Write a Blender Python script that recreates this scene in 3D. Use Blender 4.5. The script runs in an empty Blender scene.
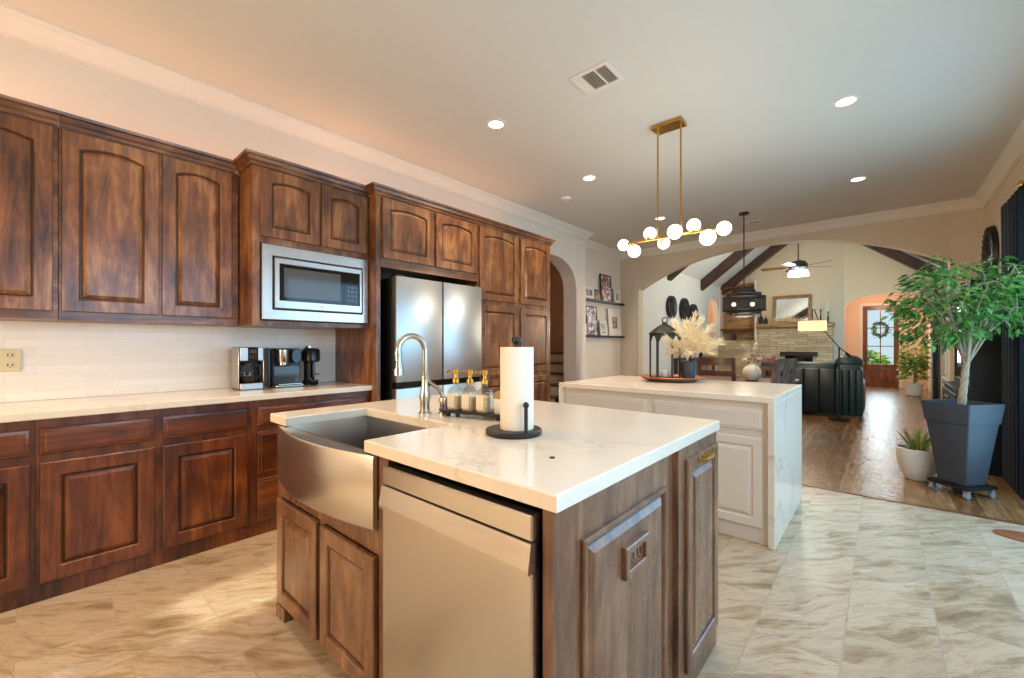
import bpy, bmesh, math, random
from mathutils import Vector, Matrix, noise
PI = math.pi
rnd = random.Random(7)
SC = bpy.context.scene
COL = SC.collection

# ------------------------------------------------------------------ camera
cam = bpy.data.objects.new('camera', bpy.data.cameras.new('camera'))
COL.objects.link(cam)
cam.location = (0, 0, 1.2294)
cam.rotation_euler = (PI/2, 0, math.radians(41.336))
cam.data.sensor_width = 36
cam.data.lens = 420.9/1024*36
cam.data.shift_y = 6.23/1024
cam.data.clip_start = 0.02
SC.camera = cam
# ------------------------------------------------------------------ colour management / render
SC.view_settings.view_transform = 'Standard'
SC.view_settings.look = 'None'
SC.view_settings.exposure = 0.0
SC.view_settings.gamma = 1.0
SC.view_settings.use_curve_mapping = False
SC.cycles.max_bounces = 8
SC.cycles.diffuse_bounces = 5
SC.cycles.glossy_bounces = 4
SC.cycles.transmission_bounces = 6
SC.cycles.transparent_max_bounces = 8
SC.cycles.sample_clamp_indirect = 5.0
SC.cycles.sample_clamp_direct = 8.0
SC.cycles.caustics_reflective = False
SC.cycles.caustics_refractive = False
SC.cycles.use_denoising = True
# ------------------------------------------------------------------ world: soft overcast daylight
world = bpy.data.worlds.new('daylight'); SC.world = world
world.use_nodes = True
bg = world.node_tree.nodes['Background']
bg.inputs['Color'].default_value = (0.70, 0.88, 1.0, 1)
bg.inputs['Strength'].default_value = 1.0

def light(name, kind, loc, power, color, size=0.1, size_y=None, target=None, spot=None, blend=1.0, spread=None):
    l = bpy.data.lights.new(name, kind); l.energy = power; l.color = color
    if kind == 'AREA':
        l.size = size
        if size_y: l.shape = 'RECTANGLE'; l.size_y = size_y
        if spread: l.spread = spread
    elif kind != 'SUN': l.shadow_soft_size = size
    if kind == 'SPOT': l.spot_size = spot; l.spot_blend = blend
    o = bpy.data.objects.new(name, l); COL.objects.link(o); o.location = loc
    if target is not None:
        o.rotation_euler = (Vector(target)-Vector(loc)).to_track_quat('-Z', 'Y').to_euler()
    return o
WARM = (1.0, 0.68, 0.42); NEUT = (0.94, 0.96, 1.0); COOL = (0.46, 0.73, 1.0)
# daylight through the windows and glazed doors of the house, plus an added warm rear fill
light('window_daylight', 'AREA', (1.02, 0.9, 1.6), 64, COOL, 1.9, 1.4, (0, 0.9, 1.45))
light('patio_daylight', 'AREA', (1.02, 3.9, 1.25), 60, (0.30, 0.64, 1.0), 2.5, 2.1, (0, 3.9, 1.2))
light('living_daylight', 'AREA', (0.93, 11.9, 1.4), 36, COOL, 1.6, 1.5, (-1, 11.9, 1.3))
light('door_daylight', 'AREA', (-0.05, 16.38, 1.5), 24, (0.72, 0.92, 1.0), 0.6, 1.5, (-0.05, 12, 0.6))
light('rear_warm_fill', 'AREA', (-2.3, -2.93, 1.4), 88, (1.0, 0.72, 0.44), 1.5, 1.1, (-2.3, 0, 1.3))  # warm fill added behind the camera, tinted to warm the cabinet side
sun = light('sun', 'SUN', (-2.3, -8, 6), 5.5, (1.0, 0.90, 0.74))
sun.data.angle = math.radians(1.2)
sun.rotation_euler = (math.radians(55), 0, 0)
# strip lights lying on the cabinet tops
light('cabinet_top_strip_light', 'AREA', (-3.46, 0.55, 2.49), 4.2, (1.0, 0.50, 0.27), 2.6, 0.06, (-3.42, 0.55, 4)).rotation_euler = (PI, 0, PI/2)
light('fridge_top_strip_light', 'AREA', (-3.40, 2.75, 2.49), 4.2, (1.0, 0.50, 0.27), 2.4, 0.06, (-3.36, 2.75, 4)).rotation_euler = (PI, 0, PI/2)

# ------------------------------------------------------------------ helpers
def lin(h):
    h = h.lstrip('#'); c = [int(h[i:i+2], 16)/255 for i in (0, 2, 4)]
    return tuple((v/12.92 if v <= 0.04045 else ((v+0.055)/1.055)**2.4) for v in c) + (1,)

class MB:
    def __init__(s):
        s.bm = bmesh.new(); s.M = Matrix.Identity(4); s.mi = 0
    def v(s, p): return s.bm.verts.new(s.M @ Vector(p))
    def f(s, vs, mi=None):
        try:
            fc = s.bm.faces.new(vs); fc.material_index = s.mi if mi is None else mi; return fc
        except ValueError: return None
    def poly(s, pts, mi=None): return s.f([s.v(p) for p in pts], mi)
    def box(s, x0, x1, y0, y1, z0, z1, bev=0.0, mi=None, seg=1):
        m = s.mi if mi is None else mi
        x0, x1 = min(x0, x1), max(x0, x1); y0, y1 = min(y0, y1), max(y0, y1); z0, z1 = min(z0, z1), max(z0, z1)
        t = bmesh.new()
        V = [t.verts.new((x, y, z)) for z in (z0, z1) for y in (y0, y1) for x in (x0, x1)]
        for q in ((0, 2, 3, 1), (4, 5, 7, 6), (0, 1, 5, 4), (2, 6, 7, 3), (0, 4, 6, 2), (1, 3, 7, 5)):
            t.faces.new([V[i] for i in q])
        if bev > 0:
            b = min(bev, 0.45*min(x1-x0, y1-y0, z1-z0))
            bmesh.ops.bevel(t, geom=list(t.edges), offset=b, segments=seg, affect='EDGES', profile=0.5)
        s.merge(t, m)
    def merge(s, t, m=0):
        mp = {}
        for v in t.verts: mp[v] = s.v(v.co)
        for fc in t.faces: s.f([mp[v] for v in fc.verts], m)
        t.free()
    def ring_stack(s, rings, closed=True, cap0=True, cap1=True, mi=None, mis=None):
        R = [[s.v(p) for p in r] for r in rings]
        n = len(R[0])
        for k in range(len(R)-1):
            m = mis[k] if mis else mi
            for i in range(n if closed else n-1):
                j = (i+1) % n
                s.f([R[k][i], R[k][j], R[k+1][j], R[k+1][i]], m)
        if cap0: s.f(list(reversed(R[0])), mis[0] if mis else mi)
        if cap1: s.f(R[-1], mis[-1] if mis else mi)
    def tube(s, pts, r, seg=10, caps=True, mi=None):
        pts = [Vector(p) for p in pts]
        n = len(pts); rr = r if isinstance(r, (list, tuple)) else [r]*n
        rings = []; up = None
        for i, p in enumerate(pts):
            d = (pts[min(i+1, n-1)]-pts[max(i-1, 0)]).normalized()
            if up is None:
                a = Vector((0, 0, 1)) if abs(d.z) < 0.9 else Vector((1, 0, 0))
                up = (a-d*a.dot(d)).normalized()
            else:
                up = (up-d*up.dot(d))
                up = up.normalized() if up.length > 1e-6 else d.orthogonal().normalized()
            w = d.cross(up)
            rings.append([p+(up*math.cos(2*PI*k/seg)+w*math.sin(2*PI*k/seg))*rr[i] for k in range(seg)])
        s.ring_stack(rings, True, caps, caps, mi)
    def lathe(s, prof, c=(0, 0, 0), seg=24, mi=None, cap0=True, cap1=True, sx=1, sy=1):
        rings = [[(c[0]+max(r, 1e-4)*sx*math.cos(2*PI*k/seg), c[1]+max(r, 1e-4)*sy*math.sin(2*PI*k/seg), c[2]+z) for k in range(seg)] for r, z in prof]
        s.ring_stack(rings, True, cap0, cap1, mi)
    def sphere(s, c, r, seg=20, mi=None, sc=(1, 1, 1)):
        n = seg//2
        rings = []
        for i in range(n+1):
            a = -PI/2+PI*i/n; cr = max(math.cos(a), 1e-3)
            rings.append([(c[0]+r*sc[0]*cr*math.cos(2*PI*k/seg), c[1]+r*sc[1]*cr*math.sin(2*PI*k/seg), c[2]+r*sc[2]*math.sin(a)) for k in range(seg)])
        s.ring_stack(rings, True, True, True, mi)
    def prism(s, poly, z0, z1, mi=None):
        s.ring_stack([[(x, y, z0) for x, y in poly], [(x, y, z1) for x, y in poly]], True, True, True, mi)
    def sweep(s, path, prof, mi=None, closed=False):
        # path: plan points; profile: (out, z), out to the RIGHT of the path direction
        P = [Vector((p[0], p[1])) for p in path]; n = len(P); rings = []
        for i in range(n):
            d0 = (P[i]-P[i-1]).normalized() if (i > 0 or closed) else None
            d1 = (P[(i+1) % n]-P[i]).normalized() if (i < n-1 or closed) else None
            n0 = Vector((d0.y, -d0.x)) if d0 else None; n1 = Vector((d1.y, -d1.x)) if d1 else None
            if n0 is None: m = n1
            elif n1 is None: m = n0
            else:
                m = (n0+n1).normalized(); m = m/max(m.dot(n0), 0.3)
            rings.append([(P[i].x+m.x*o, P[i].y+m.y*o, z) for o, z in prof])
        s.ring_stack(rings, True, True, True, mi)
    def build(s, name, mats, parent=None, smooth=True, angle=35, origin=None):
        bm = s.bm
        bmesh.ops.recalc_face_normals(bm, faces=list(bm.faces))
        if parent is not None:
            o = Vector((0, 0, 0)); p = parent
            while p is not None: o += p.location; p = p.parent
        elif origin is not None: o = Vector(origin)
        else:
            xs = [v.co for v in bm.verts]
            mn = Vector((min(c.x for c in xs), min(c.y for c in xs), min(c.z for c in xs)))
            mx = Vector((max(c.x for c in xs), max(c.y for c in xs), max(c.z for c in xs)))
            o = Vector(((mn.x+mx.x)/2, (mn.y+mx.y)/2, mn.z))
        for v in bm.verts: v.co -= o
        me = bpy.data.meshes.new(name); bm.to_mesh(me); bm.free()
        for m in (mats if isinstance(mats, (list, tuple)) else [mats]): me.materials.append(m)
        if smooth:
            me.polygons.foreach_set('use_smooth', [True]*len(me.polygons))
            me.set_sharp_from_angle(angle=math.radians(angle))
        ob = bpy.data.objects.new(name, me); COL.objects.link(ob)
        if parent is not None: ob.parent = parent
        else: ob.location = o
        return ob

def tag(o, label=None, cat=None, group=None, kind=None):
    if label: o['label'] = label
    if cat: o['category'] = cat
    if group: o['group'] = group
    if kind: o['kind'] = kind
    return o
def thing(name, label, cat, loc=(0, 0, 0), group=None):
    o = bpy.data.objects.new(name, None); COL.objects.link(o); o.location = loc; o.empty_display_size = 0.1
    return tag(o, label, cat, group)
def struct(mb, name, mats, **k):
    return tag(mb.build(name, mats, **k), kind='structure')
def copy_tree(o, parent=None):
    c = o.copy(); COL.objects.link(c)
    if parent is not None: c.parent = parent
    for ch in list(o.children): copy_tree(ch, c)
    return c

# ------------------------------------------------------------------ materials
class NT:
    def __init__(s, name):
        s.m = bpy.data.materials.new(name); s.m.use_nodes = True; s.t = s.m.node_tree; s.n = s.t.nodes
        s.b = s.n['Principled BSDF']
    def add(s, kind, **k):
        nd = s.n.new(kind)
        for a, v in k.items(): setattr(nd, a, v)
        return nd
    def link(s, a, b): s.t.links.new(a, b)
    def coords(s, kind='Object', scale=(1, 1, 1), rand=True, rot=(0, 0, 0)):
        tc = s.add('ShaderNodeTexCoord'); out = tc.outputs[kind]
        if rand:
            oi = s.add('ShaderNodeObjectInfo'); mu = s.add('ShaderNodeVectorMath', operation='SCALE')
            mu.inputs[0].default_value = (17.3, 9.7, 13.1); s.link(oi.outputs['Random'], mu.inputs['Scale'])
            ad = s.add('ShaderNodeVectorMath', operation='ADD'); s.link(out, ad.inputs[0]); s.link(mu.outputs[0], ad.inputs[1]); out = ad.outputs[0]
        mp = s.add('ShaderNodeMapping'); mp.inputs['Scale'].default_value = scale; mp.inputs['Rotation'].default_value = rot
        s.link(out, mp.inputs['Vector']); return mp.outputs['Vector']
    def noise(s, vec, scale, detail=4, rough=0.55, dist=0.0):
        nd = s.add('ShaderNodeTexNoise'); nd.inputs['Scale'].default_value = scale; nd.inputs['Detail'].default_value = detail
        nd.inputs['Roughness'].default_value = rough; nd.inputs['Distortion'].default_value = dist
        if vec is not None: s.link(vec, nd.inputs['Vector'])
        return nd.outputs['Fac']
    def ramp(s, fac, stops, interp='LINEAR'):
        nd = s.add('ShaderNodeValToRGB'); e = nd.color_ramp.elements; nd.color_ramp.interpolation = interp
        while len(e) < len(stops): e.new(0.5)
        for i, (p, c) in enumerate(stops):
            e[i].position = p; e[i].color = lin(c) if isinstance(c, str) else (c, c, c, 1)
        s.link(fac, nd.inputs['Fac']); return nd.outputs['Color']
    def mix(s, a, b, fac, mode='MIX'):
        nd = s.add('ShaderNodeMix', data_type='RGBA', blend_type=mode)
        for sock, v in ((nd.inputs[6], a), (nd.inputs[7], b)):
            if isinstance(v, str): sock.default_value = lin(v)
            elif isinstance(v, tuple): sock.default_value = v
            else: s.link(v, sock)
        if isinstance(fac, (int, float)): nd.inputs[0].default_value = fac
        else: s.link(fac, nd.inputs[0])
        return nd.outputs[2]
    def bump(s, h, strength=0.2, dist=0.01):
        nd = s.add('ShaderNodeBump'); nd.inputs['Strength'].default_value = strength; nd.inputs['Distance'].default_value = dist
        s.link(h, nd.inputs['Height']); s.link(nd.outputs['Normal'], s.b.inputs['Normal'])
    def set(s, **k):
        for a, v in k.items():
            sock = s.b.inputs[a.replace('_', ' ')]
            if isinstance(v, str): sock.default_value = lin(v)
            elif isinstance(v, (int, float, tuple)): sock.default_value = v
            else: s.link(v, sock)
        return s

def plain(name, col, rough=0.5, metal=0.0, var=0.06, scale=20, bump=0.0, spec=0.5, **k):
    t = NT(name); v = t.coords()
    n = t.noise(v, scale, 4)
    c = lin(col); d = tuple(x*(1-var*1.5) for x in c[:3])+(1,); l = tuple(min(1, x*(1+var)) for x in c[:3])+(1,)
    t.set(Base_Color=t.mix(d, l, n), Roughness=rough, Metallic=metal, Specular_IOR_Level=spec, **k)
    if bump: t.bump(n, bump, 0.004)
    return t.m

def wood(name, dark, mid, light, axis='Z', rough=0.34, knots=True, fine=1.0, spec=0.5, contrast=1.0):
    t = NT(name)
    sc = {'Z': (7, 7, 0.9), 'Y': (7, 0.9, 7), 'X': (0.9, 7, 7)}[axis]
    sc = tuple(x*fine for x in sc)
    v = t.coords(scale=sc)
    g = t.noise(v, 2.6, 10, 0.70, 0.9)
    v2 = t.coords(scale={'Z': (1.6, 1.6, 0.8), 'Y': (1.6, .8, 1.6), 'X': (.8, 1.6, 1.6)}[axis])
    b = t.noise(v2, 2.6, 3, 0.5, 1.6)
    m = t.mix(g, b, 0.42)
    lo, hi = 0.5-0.15/contrast, 0.5+0.165/contrast
    c = t.ramp(m, [(lo, dark), (0.5, mid), (hi, light)])
    if knots:
        v3 = t.coords(scale={'Z': (1.5, 1.5, 0.95), 'Y': (1.5, .95, 1.5), 'X': (.95, 1.5, 1.5)}[axis])
        wob = t.add('ShaderNodeTexNoise'); wob.inputs['Scale'].default_value = 5; t.link(v3, wob.inputs['Vector'])
        v3 = t.mix(v3, wob.outputs['Color'], 0.16)
        vo = t.add('ShaderNodeTexVoronoi'); vo.inputs['Scale'].default_value = 3.6; t.link(v3, vo.inputs['Vector'])
        ringy = t.ramp(vo.outputs['Distance'], [(0.0, 1.0), (0.07, 0.85), (0.10, 0.2), (0.14, 0.55), (0.19, 0.1), (0.25, 0.3), (0.33, 0.0)])
        pick = t.add('ShaderNodeSeparateColor'); t.link(vo.outputs['Color'], pick.inputs[0])
        k = t.mix((0, 0, 0, 1), ringy, t.ramp(pick.outputs[0], [(0.55, 0.0), (0.65, 1.0)]))
        c = t.mix(c, dark, k)
    vf = t.coords(scale=tuple(x*9 for x in sc)); fg = t.noise(vf, 3, 3, 0.6)
    c = t.mix(c, t.ramp(fg, [(0.35, 0.72), (0.65, 1.0)]), 0.5, 'MULTIPLY')
    rr = t.ramp(g, [(0.3, rough+0.08), (0.7, rough-0.05)])
    t.set(Base_Color=c, Roughness=rr, Specular_IOR_Level=spec, Coat_Weight=0.25, Coat_Roughness=0.2)
    t.bump(fg, 0.06, 0.003)
    return t.m

def steel(name, col='#cfcbc5', rough=0.25, axis='Y'):
    t = NT(name)
    sc = {'Y': (30, 0.6, 30), 'X': (0.6, 30, 30), 'Z': (30, 30, 0.6)}[axis]
    n = t.noise(t.coords(scale=sc), 3, 3, 0.6)
    t.set(Base_Color=col, Metallic=1.0, Roughness=t.ramp(n, [(0.3, rough-0.02), (0.7, rough+0.03)]))
    return t.m

def emit(name, col, strength):
    t = NT(name); t.set(Base_Color=col, Emission_Color=col, Emission_Strength=strength, Roughness=0.4); return t.m

M = {}
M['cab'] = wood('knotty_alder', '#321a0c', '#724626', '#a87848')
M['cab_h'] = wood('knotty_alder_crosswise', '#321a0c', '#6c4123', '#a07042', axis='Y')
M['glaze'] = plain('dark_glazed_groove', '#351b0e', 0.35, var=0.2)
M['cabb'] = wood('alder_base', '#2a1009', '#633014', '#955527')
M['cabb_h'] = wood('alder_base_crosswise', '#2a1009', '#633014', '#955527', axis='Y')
M['isl'] = wood('island_alder', '#321b10', '#775138', '#a57d5c', rough=0.27, contrast=0.8, spec=0.7)
M['wall'] = plain('greige_wall_paint', '#dad1c5', 0.75, var=0.015, scale=30, bump=0.04)
M['arch_wall'] = plain('tan_wall_paint', '#cfc0a9', 0.75, var=0.015, scale=30, bump=0.04)
M['ceil'] = plain('ceiling_paint', '#d2cfc8', 0.8, var=0.012, scale=30, bump=0.04)
M['far'] = plain('beige_wall_paint', '#d8c9ac', 0.75, var=0.015, scale=30)
M['duct'] = plain('duct_grey', '#6f685c', 0.7)
M['vault'] = plain('vault_paint', '#d6d8d4', 0.8, var=0.012, scale=30)
M['white'] = plain('white_trim_paint', '#ded6cb', 0.45, var=0.015)
M['hall'] = plain('lamp_tinted_hall_paint', '#dfc4ab', 0.75, var=0.02)  # wall colour carries the warm tint of the hall lamp
M['ivory'] = plain('painted_ivory_cabinet', '#e2d8c9', 0.4, var=0.02)
M['steel'] = steel('brushed_steel')
M['steel_x'] = steel('brushed_steel_wide', axis='X', rough=0.24)
M['steel_z'] = steel('fridge_steel', '#bfc0bf', 0.36, axis='Y')
M['sink_in'] = steel('sink_bowl_steel', '#9a938a', 0.33)
M['nickel'] = plain('brushed_nickel', '#c3bcb0', 0.22, 1.0, var=0.02)
M['black'] = plain('black_metal', '#0d0c0b', 0.42, var=0.1)
M['blackp'] = plain('black_plastic', '#1a1a1c', 0.28, var=0.08)
M['gloss'] = plain('black_gloss', '#0c0d0f', 0.06, var=0.05)
M['dkglass'] = plain('smoked_glass', '#4d5152', 0.08, var=0.04)
M['brass'] = plain('satin_brass', '#c79a4c', 0.26, 1.0, var=0.04)
M['gold'] = plain('gold', '#d4aa55', 0.25, 1.0, var=0.04)
M['paper'] = plain('paper_towel', '#e6dccb', 0.9, var=0.02, scale=60, bump=0.15)
M['copper'] = plain('copper_tray', '#b8734a', 0.4, 0.6, var=0.15, scale=12)
M['pampas'] = plain('dried_pampas', '#f1dfb8', 0.9, var=0.12, scale=14)
M['pampas2'] = plain('dried_grey_grass', '#c9bfa8', 0.9, var=0.15, scale=14)
M['ceramic'] = plain('white_ceramic', '#dcd6ca', 0.35, var=0.05)
M['soap'] = plain('cream_soap', '#ecd9ac', 0.3, var=0.02)
M['slate'] = plain('dark_slate_pot', '#2c2f36', 0.45, var=0.1)
M['planter'] = plain('charcoal_planter', '#3a3f47', 0.5, var=0.05)
M['teal'] = plain('dark_teal_leather', '#14252a', 0.38, var=0.15, scale=9)
M['teal2'] = plain('teal_leather', '#1b3a42', 0.38, var=0.15, scale=9)
M['curtain'] = plain('navy_curtain', '#111f2c', 0.9, var=0.15, scale=40)
M['hutch'] = plain('charcoal_furniture_paint', '#1d2128', 0.5, var=0.1)
M['beam'] = wood('dark_beam', '#1c0e07', '#3f2415', '#5c3922', axis='X', rough=0.5, knots=False)
M['chair'] = wood('walnut_chair', '#2a120a', '#4d2a19', '#6c4128', axis='X', rough=0.4, knots=False)
M['grey_wood'] = wood('weathered_grey_wood', '#3a2a20', '#6e5a4c', '#93806f', rough=0.7)
M['doorwood'] = wood('front_door_wood', '#3b1c0c', '#6f3d1f', '#91582f', rough=0.4)
M['oak'] = wood('pale_oak', '#6f5331', '#a2804f', '#c09e6a', axis='X', rough=0.55, knots=False)
M['soil'] = plain('potting_soil', '#2a1c12', 0.95, var=0.3, scale=60, bump=0.5)
M['bark'] = plain('pale_bark', '#a8957c', 0.8, var=0.25, scale=25, bump=0.3)
M['rubber'] = plain('caster_grey', '#8f9195', 0.4, var=0.1)
M['lampshade'] = emit('lit_linen_shade', '#ffd9a0', 1.0)
M['globe'] = emit('lit_opal_glass', '#fff1dc', 5.0)
M['can'] = emit('lit_downlight', '#fff0da', 7.0)
M['fanglass'] = emit('lit_fan_glass', '#d8efff', 7.0)
M['bulb'] = emit('lit_bulb', '#ffe6c4', 10.0)
M['hallbulb'] = emit('lit_hall_bulb', '#ffdcae', 7.0)
M['outlet'] = plain('almond_plastic', '#e4d3aa', 0.4, var=0.02)
M['mirror'] = plain('mirror_glass', '#e8ecec', 0.03, 1.0, var=0.0)
M['lawn'] = plain('lawn', '#7fa56f', 0.9, var=0.3, scale=3)
M['tread'] = wood('stair_tread_wood', '#2a160c', '#4a2b18', '#6a4226', axis='Y', knots=False)

def leafmat(name, a, b):
    t = NT(name); n = t.noise(t.coords(rand=False), 5, 3)
    oi = t.add('ShaderNodeNewGeometry')
    c = t.mix(t.ramp(oi.outputs['Random Per Island'], [(0.0, a), (1.0, b)]), b, 0.1)
    t.set(Base_Color=c, Roughness=0.38, Specular_IOR_Level=0.6)
    tr = t.add('ShaderNodeBsdfTranslucent'); t.link(c, tr.inputs['Color'])
    mx = t.add('ShaderNodeMixShader'); mx.inputs[0].default_value = 0.3
    out = t.n['Material Output']; t.link(t.b.outputs[0], mx.inputs[1]); t.link(tr.outputs[0], mx.inputs[2]); t.link(mx.outputs[0], out.inputs['Surface'])
    return t.m
M['leaf'] = leafmat('ficus_leaf', '#1c4416', '#74b052')
M['leaf2'] = leafmat('bright_leaf', '#4b7a1f', '#a4c04a')
M['leaf3'] = leafmat('aloe_leaf', '#4f6f2c', '#a9b35c')

def glass(name, tint=(0.95, 0.97, 0.96, 1), refl=0.04):
    t = NT(name); t.n.remove(t.b)
    tr = t.add('ShaderNodeBsdfTransparent'); tr.inputs['Color'].default_value = tint
    gl = t.add('ShaderNodeBsdfGlossy'); gl.inputs['Roughness'].default_value = 0.02
    lw = t.add('ShaderNodeLayerWeight'); lw.inputs['Blend'].default_value = 0.5
    pw = t.add('ShaderNodeMath', operation='POWER'); t.link(lw.outputs['Facing'], pw.inputs[0]); pw.inputs[1].default_value = 4.0
    fr = t.add('ShaderNodeMath', operation='MULTIPLY_ADD'); t.link(pw.outputs[0], fr.inputs[0]); fr.inputs[1].default_value = 0.6; fr.inputs[2].default_value = refl
    mx = t.add('ShaderNodeMixShader'); t.link(fr.outputs[0], mx.inputs[0])
    t.link(tr.outputs[0], mx.inputs[1]); t.link(gl.outputs[0], mx.inputs[2])
    t.link(mx.outputs[0], t.n['Material Output'].inputs['Surface'])
    return t.m
M['glass'] = glass('clear_glass')
M['amber'] = glass('pale_bottle_glass', (0.90, 0.88, 0.82, 1), 0.13)

def quartz():
    t = NT('white_quartz'); v = t.coords(scale=(1, 1, 1), rand=False)
    n1 = t.noise(v, 1.7, 6, 0.6, 0.9)
    vein = t.ramp(n1, [(0.475, 0.0), (0.5, 1.0), (0.525, 0.0)])
    msk = t.ramp(t.noise(v, 1.1, 2), [(0.5, 0.0), (0.68, 1.0)])
    f = t.mix((0, 0, 0, 1), vein, msk)
    c = t.mix('#e8decd', '#cdbfa8', f)
    c = t.mix(c, t.ramp(t.noise(v, 45, 3), [(0.3, 0.96), (0.7, 1.0)]), 1.0, 'MULTIPLY')
    t.set(Base_Color=c, Roughness=0.13, Specular_IOR_Level=0.5); return t.m
M['quartz'] = quartz()

def travertine():
    t = NT('travertine_tile')
    tc = t.add('ShaderNodeTexCoord')
    mp = t.add('ShaderNodeMapping'); mp.inputs['Rotation'].default_value = (0, 0, -PI/2); t.link(tc.outputs['Object'], mp.inputs['Vector'])
    br = t.add('ShaderNodeTexBrick'); br.offset = 0.5
    for a, v in (('Scale', 1.0), ('Mortar Size', 0.0032), ('Mortar Smooth', 0.2), ('Bias', 0.0), ('Brick Width', 0.60), ('Row Height', 0.30)): br.inputs[a].default_value = v
    br.inputs['Color1'].default_value = (0, 0, 0, 1); br.inputs['Color2'].default_value = (1, 1, 1, 1)
    t.link(mp.outputs[0], br.inputs['Vector'])
    sep = t.add('ShaderNodeSeparateColor'); t.link(br.outputs['Color'], sep.inputs[0])
    off = t.add('ShaderNodeVectorMath', operation='SCALE'); off.inputs[0].default_value = (31, 17, 23); t.link(sep.outputs[0], off.inputs['Scale'])
    ad = t.add('ShaderNodeVectorMath', operation='ADD'); t.link(tc.outputs['Object'], ad.inputs[0]); t.link(off.outputs[0], ad.inputs[1])
    wn = t.add('ShaderNodeTexNoise'); wn.inputs['Scale'].default_value = 2.2; wn.inputs['Detail'].default_value = 4; t.link(ad.outputs[0], wn.inputs['Vector'])
    wv = t.add('ShaderNodeMix', data_type='RGBA', blend_type='LINEAR_LIGHT'); wv.inputs[0].default_value = 0.10; t.link(ad.outputs[0], wv.inputs[6]); t.link(wn.outputs['Color'], wv.inputs[7])
    pre = t.add('ShaderNodeMapping'); pre.inputs['Rotation'].default_value = (0, 0, -0.80); t.link(wv.outputs[2], pre.inputs['Vector'])
    rot = t.add('ShaderNodeMapping'); rot.inputs['Scale'].default_value = (1.2, 7.5, 1); t.link(pre.outputs[0], rot.inputs['Vector'])
    v = rot.outputs[0]
    n1 = t.noise(v, 1.25, 12, 0.72, 0.25)
    n2 = t.noise(wv.outputs[2], 3.2, 8, 0.65, 0.3)
    n = t.mix(n1, n2, 0.22)
    c = t.ramp(n, [(0.33, '#75614a'), (0.41, '#99866a'), (0.47, '#b3a288'), (0.52, '#c4b69f'), (0.57, '#b0a08a'), (0.64, '#ddd6c9')])
    fv = t.noise(v, 3.5, 8, 0.7, 0.4)
    c = t.mix(c, t.ramp(fv, [(0.36, '#b39a78'), (0.46, '#ffffff')]), 0.55, 'MULTIPLY')
    pit = t.ramp(t.noise(ad.outputs[0], 70, 3), [(0.60, 0.0), (0.68, 1.0)])
    pm = t.mix((0, 0, 0, 1), pit, t.ramp(n, [(0.40, 0.55), (0.48, 0.0)]))
    c = t.mix(c, '#77603f', pm)
    c = t.mix(c, t.ramp(sep.outputs[0], [(0, '#ccbfa8'), (1, '#ffffff')]), 0.34, 'MULTIPLY')
    c = t.mix(c, '#a59882', br.outputs['Fac'])
    t.set(Base_Color=c, Roughness=t.ramp(n, [(0.35, 0.42), (0.65, 0.24)]), Specular_IOR_Level=0.5)
    inv = t.ramp(br.outputs['Fac'], [(0.0, 1.0), (1.0, 0.0)])
    t.bump(t.mix(inv, t.ramp(n, [(0.2, 0.85), (0.8, 1.0)]), 0.4), 0.3, 0.004)
    return t.m
M['tile'] = travertine()

def splash():
    t = NT('stacked_tile_backsplash')
    mp = t.coords(scale=(1, 1, 1), rand=False)
    sw = t.add('ShaderNodeSeparateXYZ'); t.link(mp, sw.inputs[0])
    cb = t.add('ShaderNodeCombineXYZ'); t.link(sw.outputs[1], cb.inputs[0]); t.link(sw.outputs[2], cb.inputs[1])
    br = t.add('ShaderNodeTexBrick'); br.offset = 0.35; br.offset_frequency = 2
    for a, v in (('Scale', 1.0), ('Mortar Size', 0.0015), ('Brick Width', 0.32), ('Row Height', 0.05)): br.inputs[a].default_value = v
    br.inputs['Color1'].default_value = lin('#faf4ea'); br.inputs['Color2'].default_value = lin('#f3ebdf'); br.inputs['Mortar'].default_value = lin('#eae1d3')
    t.link(cb.outputs[0], br.inputs['Vector'])
    t.set(Base_Color=br.outputs['Color'], Roughness=0.35)
    t.bump(t.ramp(br.outputs['Fac'], [(0, 1.0), (1, 0.0)]), 0.15, 0.003)
    return t.m
M['splash'] = splash()

def plankfloor():
    t = NT('hand_scraped_planks')
    tc = t.add('ShaderNodeTexCoord')
    mp = t.add('ShaderNodeMapping'); mp.inputs['Rotation'].default_value = (0, 0, -PI/2); t.link(tc.outputs['Object'], mp.inputs['Vector'])
    br = t.add('ShaderNodeTexBrick'); br.offset = 0.37
    for a, v in (('Scale', 1.0), ('Mortar Size', 0.0015), ('Brick Width', 1.3), ('Row Height', 0.14)): br.inputs[a].default_value = v
    br.inputs['Color1'].default_value = (0, 0, 0, 1); br.inputs['Color2'].default_value = (1, 1, 1, 1); t.link(mp.outputs[0], br.inputs['Vector'])
    sep = t.add('ShaderNodeSeparateColor'); t.link(br.outputs['Color'], sep.inputs[0])
    m2 = t.add('ShaderNodeMapping'); m2.inputs['Scale'].default_value = (9, 0.9, 1); t.link(tc.outputs['Object'], m2.inputs['Vector'])
    n = t.noise(m2.outputs[0], 2.5, 6, 0.6, 0.6)
    c = t.ramp(n, [(0.25, '#64452a'), (0.5, '#86643f'), (0.75, '#a5835a')])
    c = t.mix(c, t.ramp(sep.outputs[0], [(0, '#b09070'), (1, '#ffffff')]), 0.6, 'MULTIPLY')
    c = t.mix(c, '#2a180c', br.outputs['Fac'])
    m3 = t.add('ShaderNodeMapping'); m3.inputs['Scale'].default_value = (7, 30, 1); t.link(tc.outputs['Object'], m3.inputs['Vector'])
    rip = t.noise(m3.outputs[0], 1.0, 3, 0.5, 0.8)
    t.set(Base_Color=c, Roughness=0.24, Specular_IOR_Level=0.55)
    t.bump(rip, 0.8, 0.012)
    return t.m
M['planks'] = plankfloor()

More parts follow.
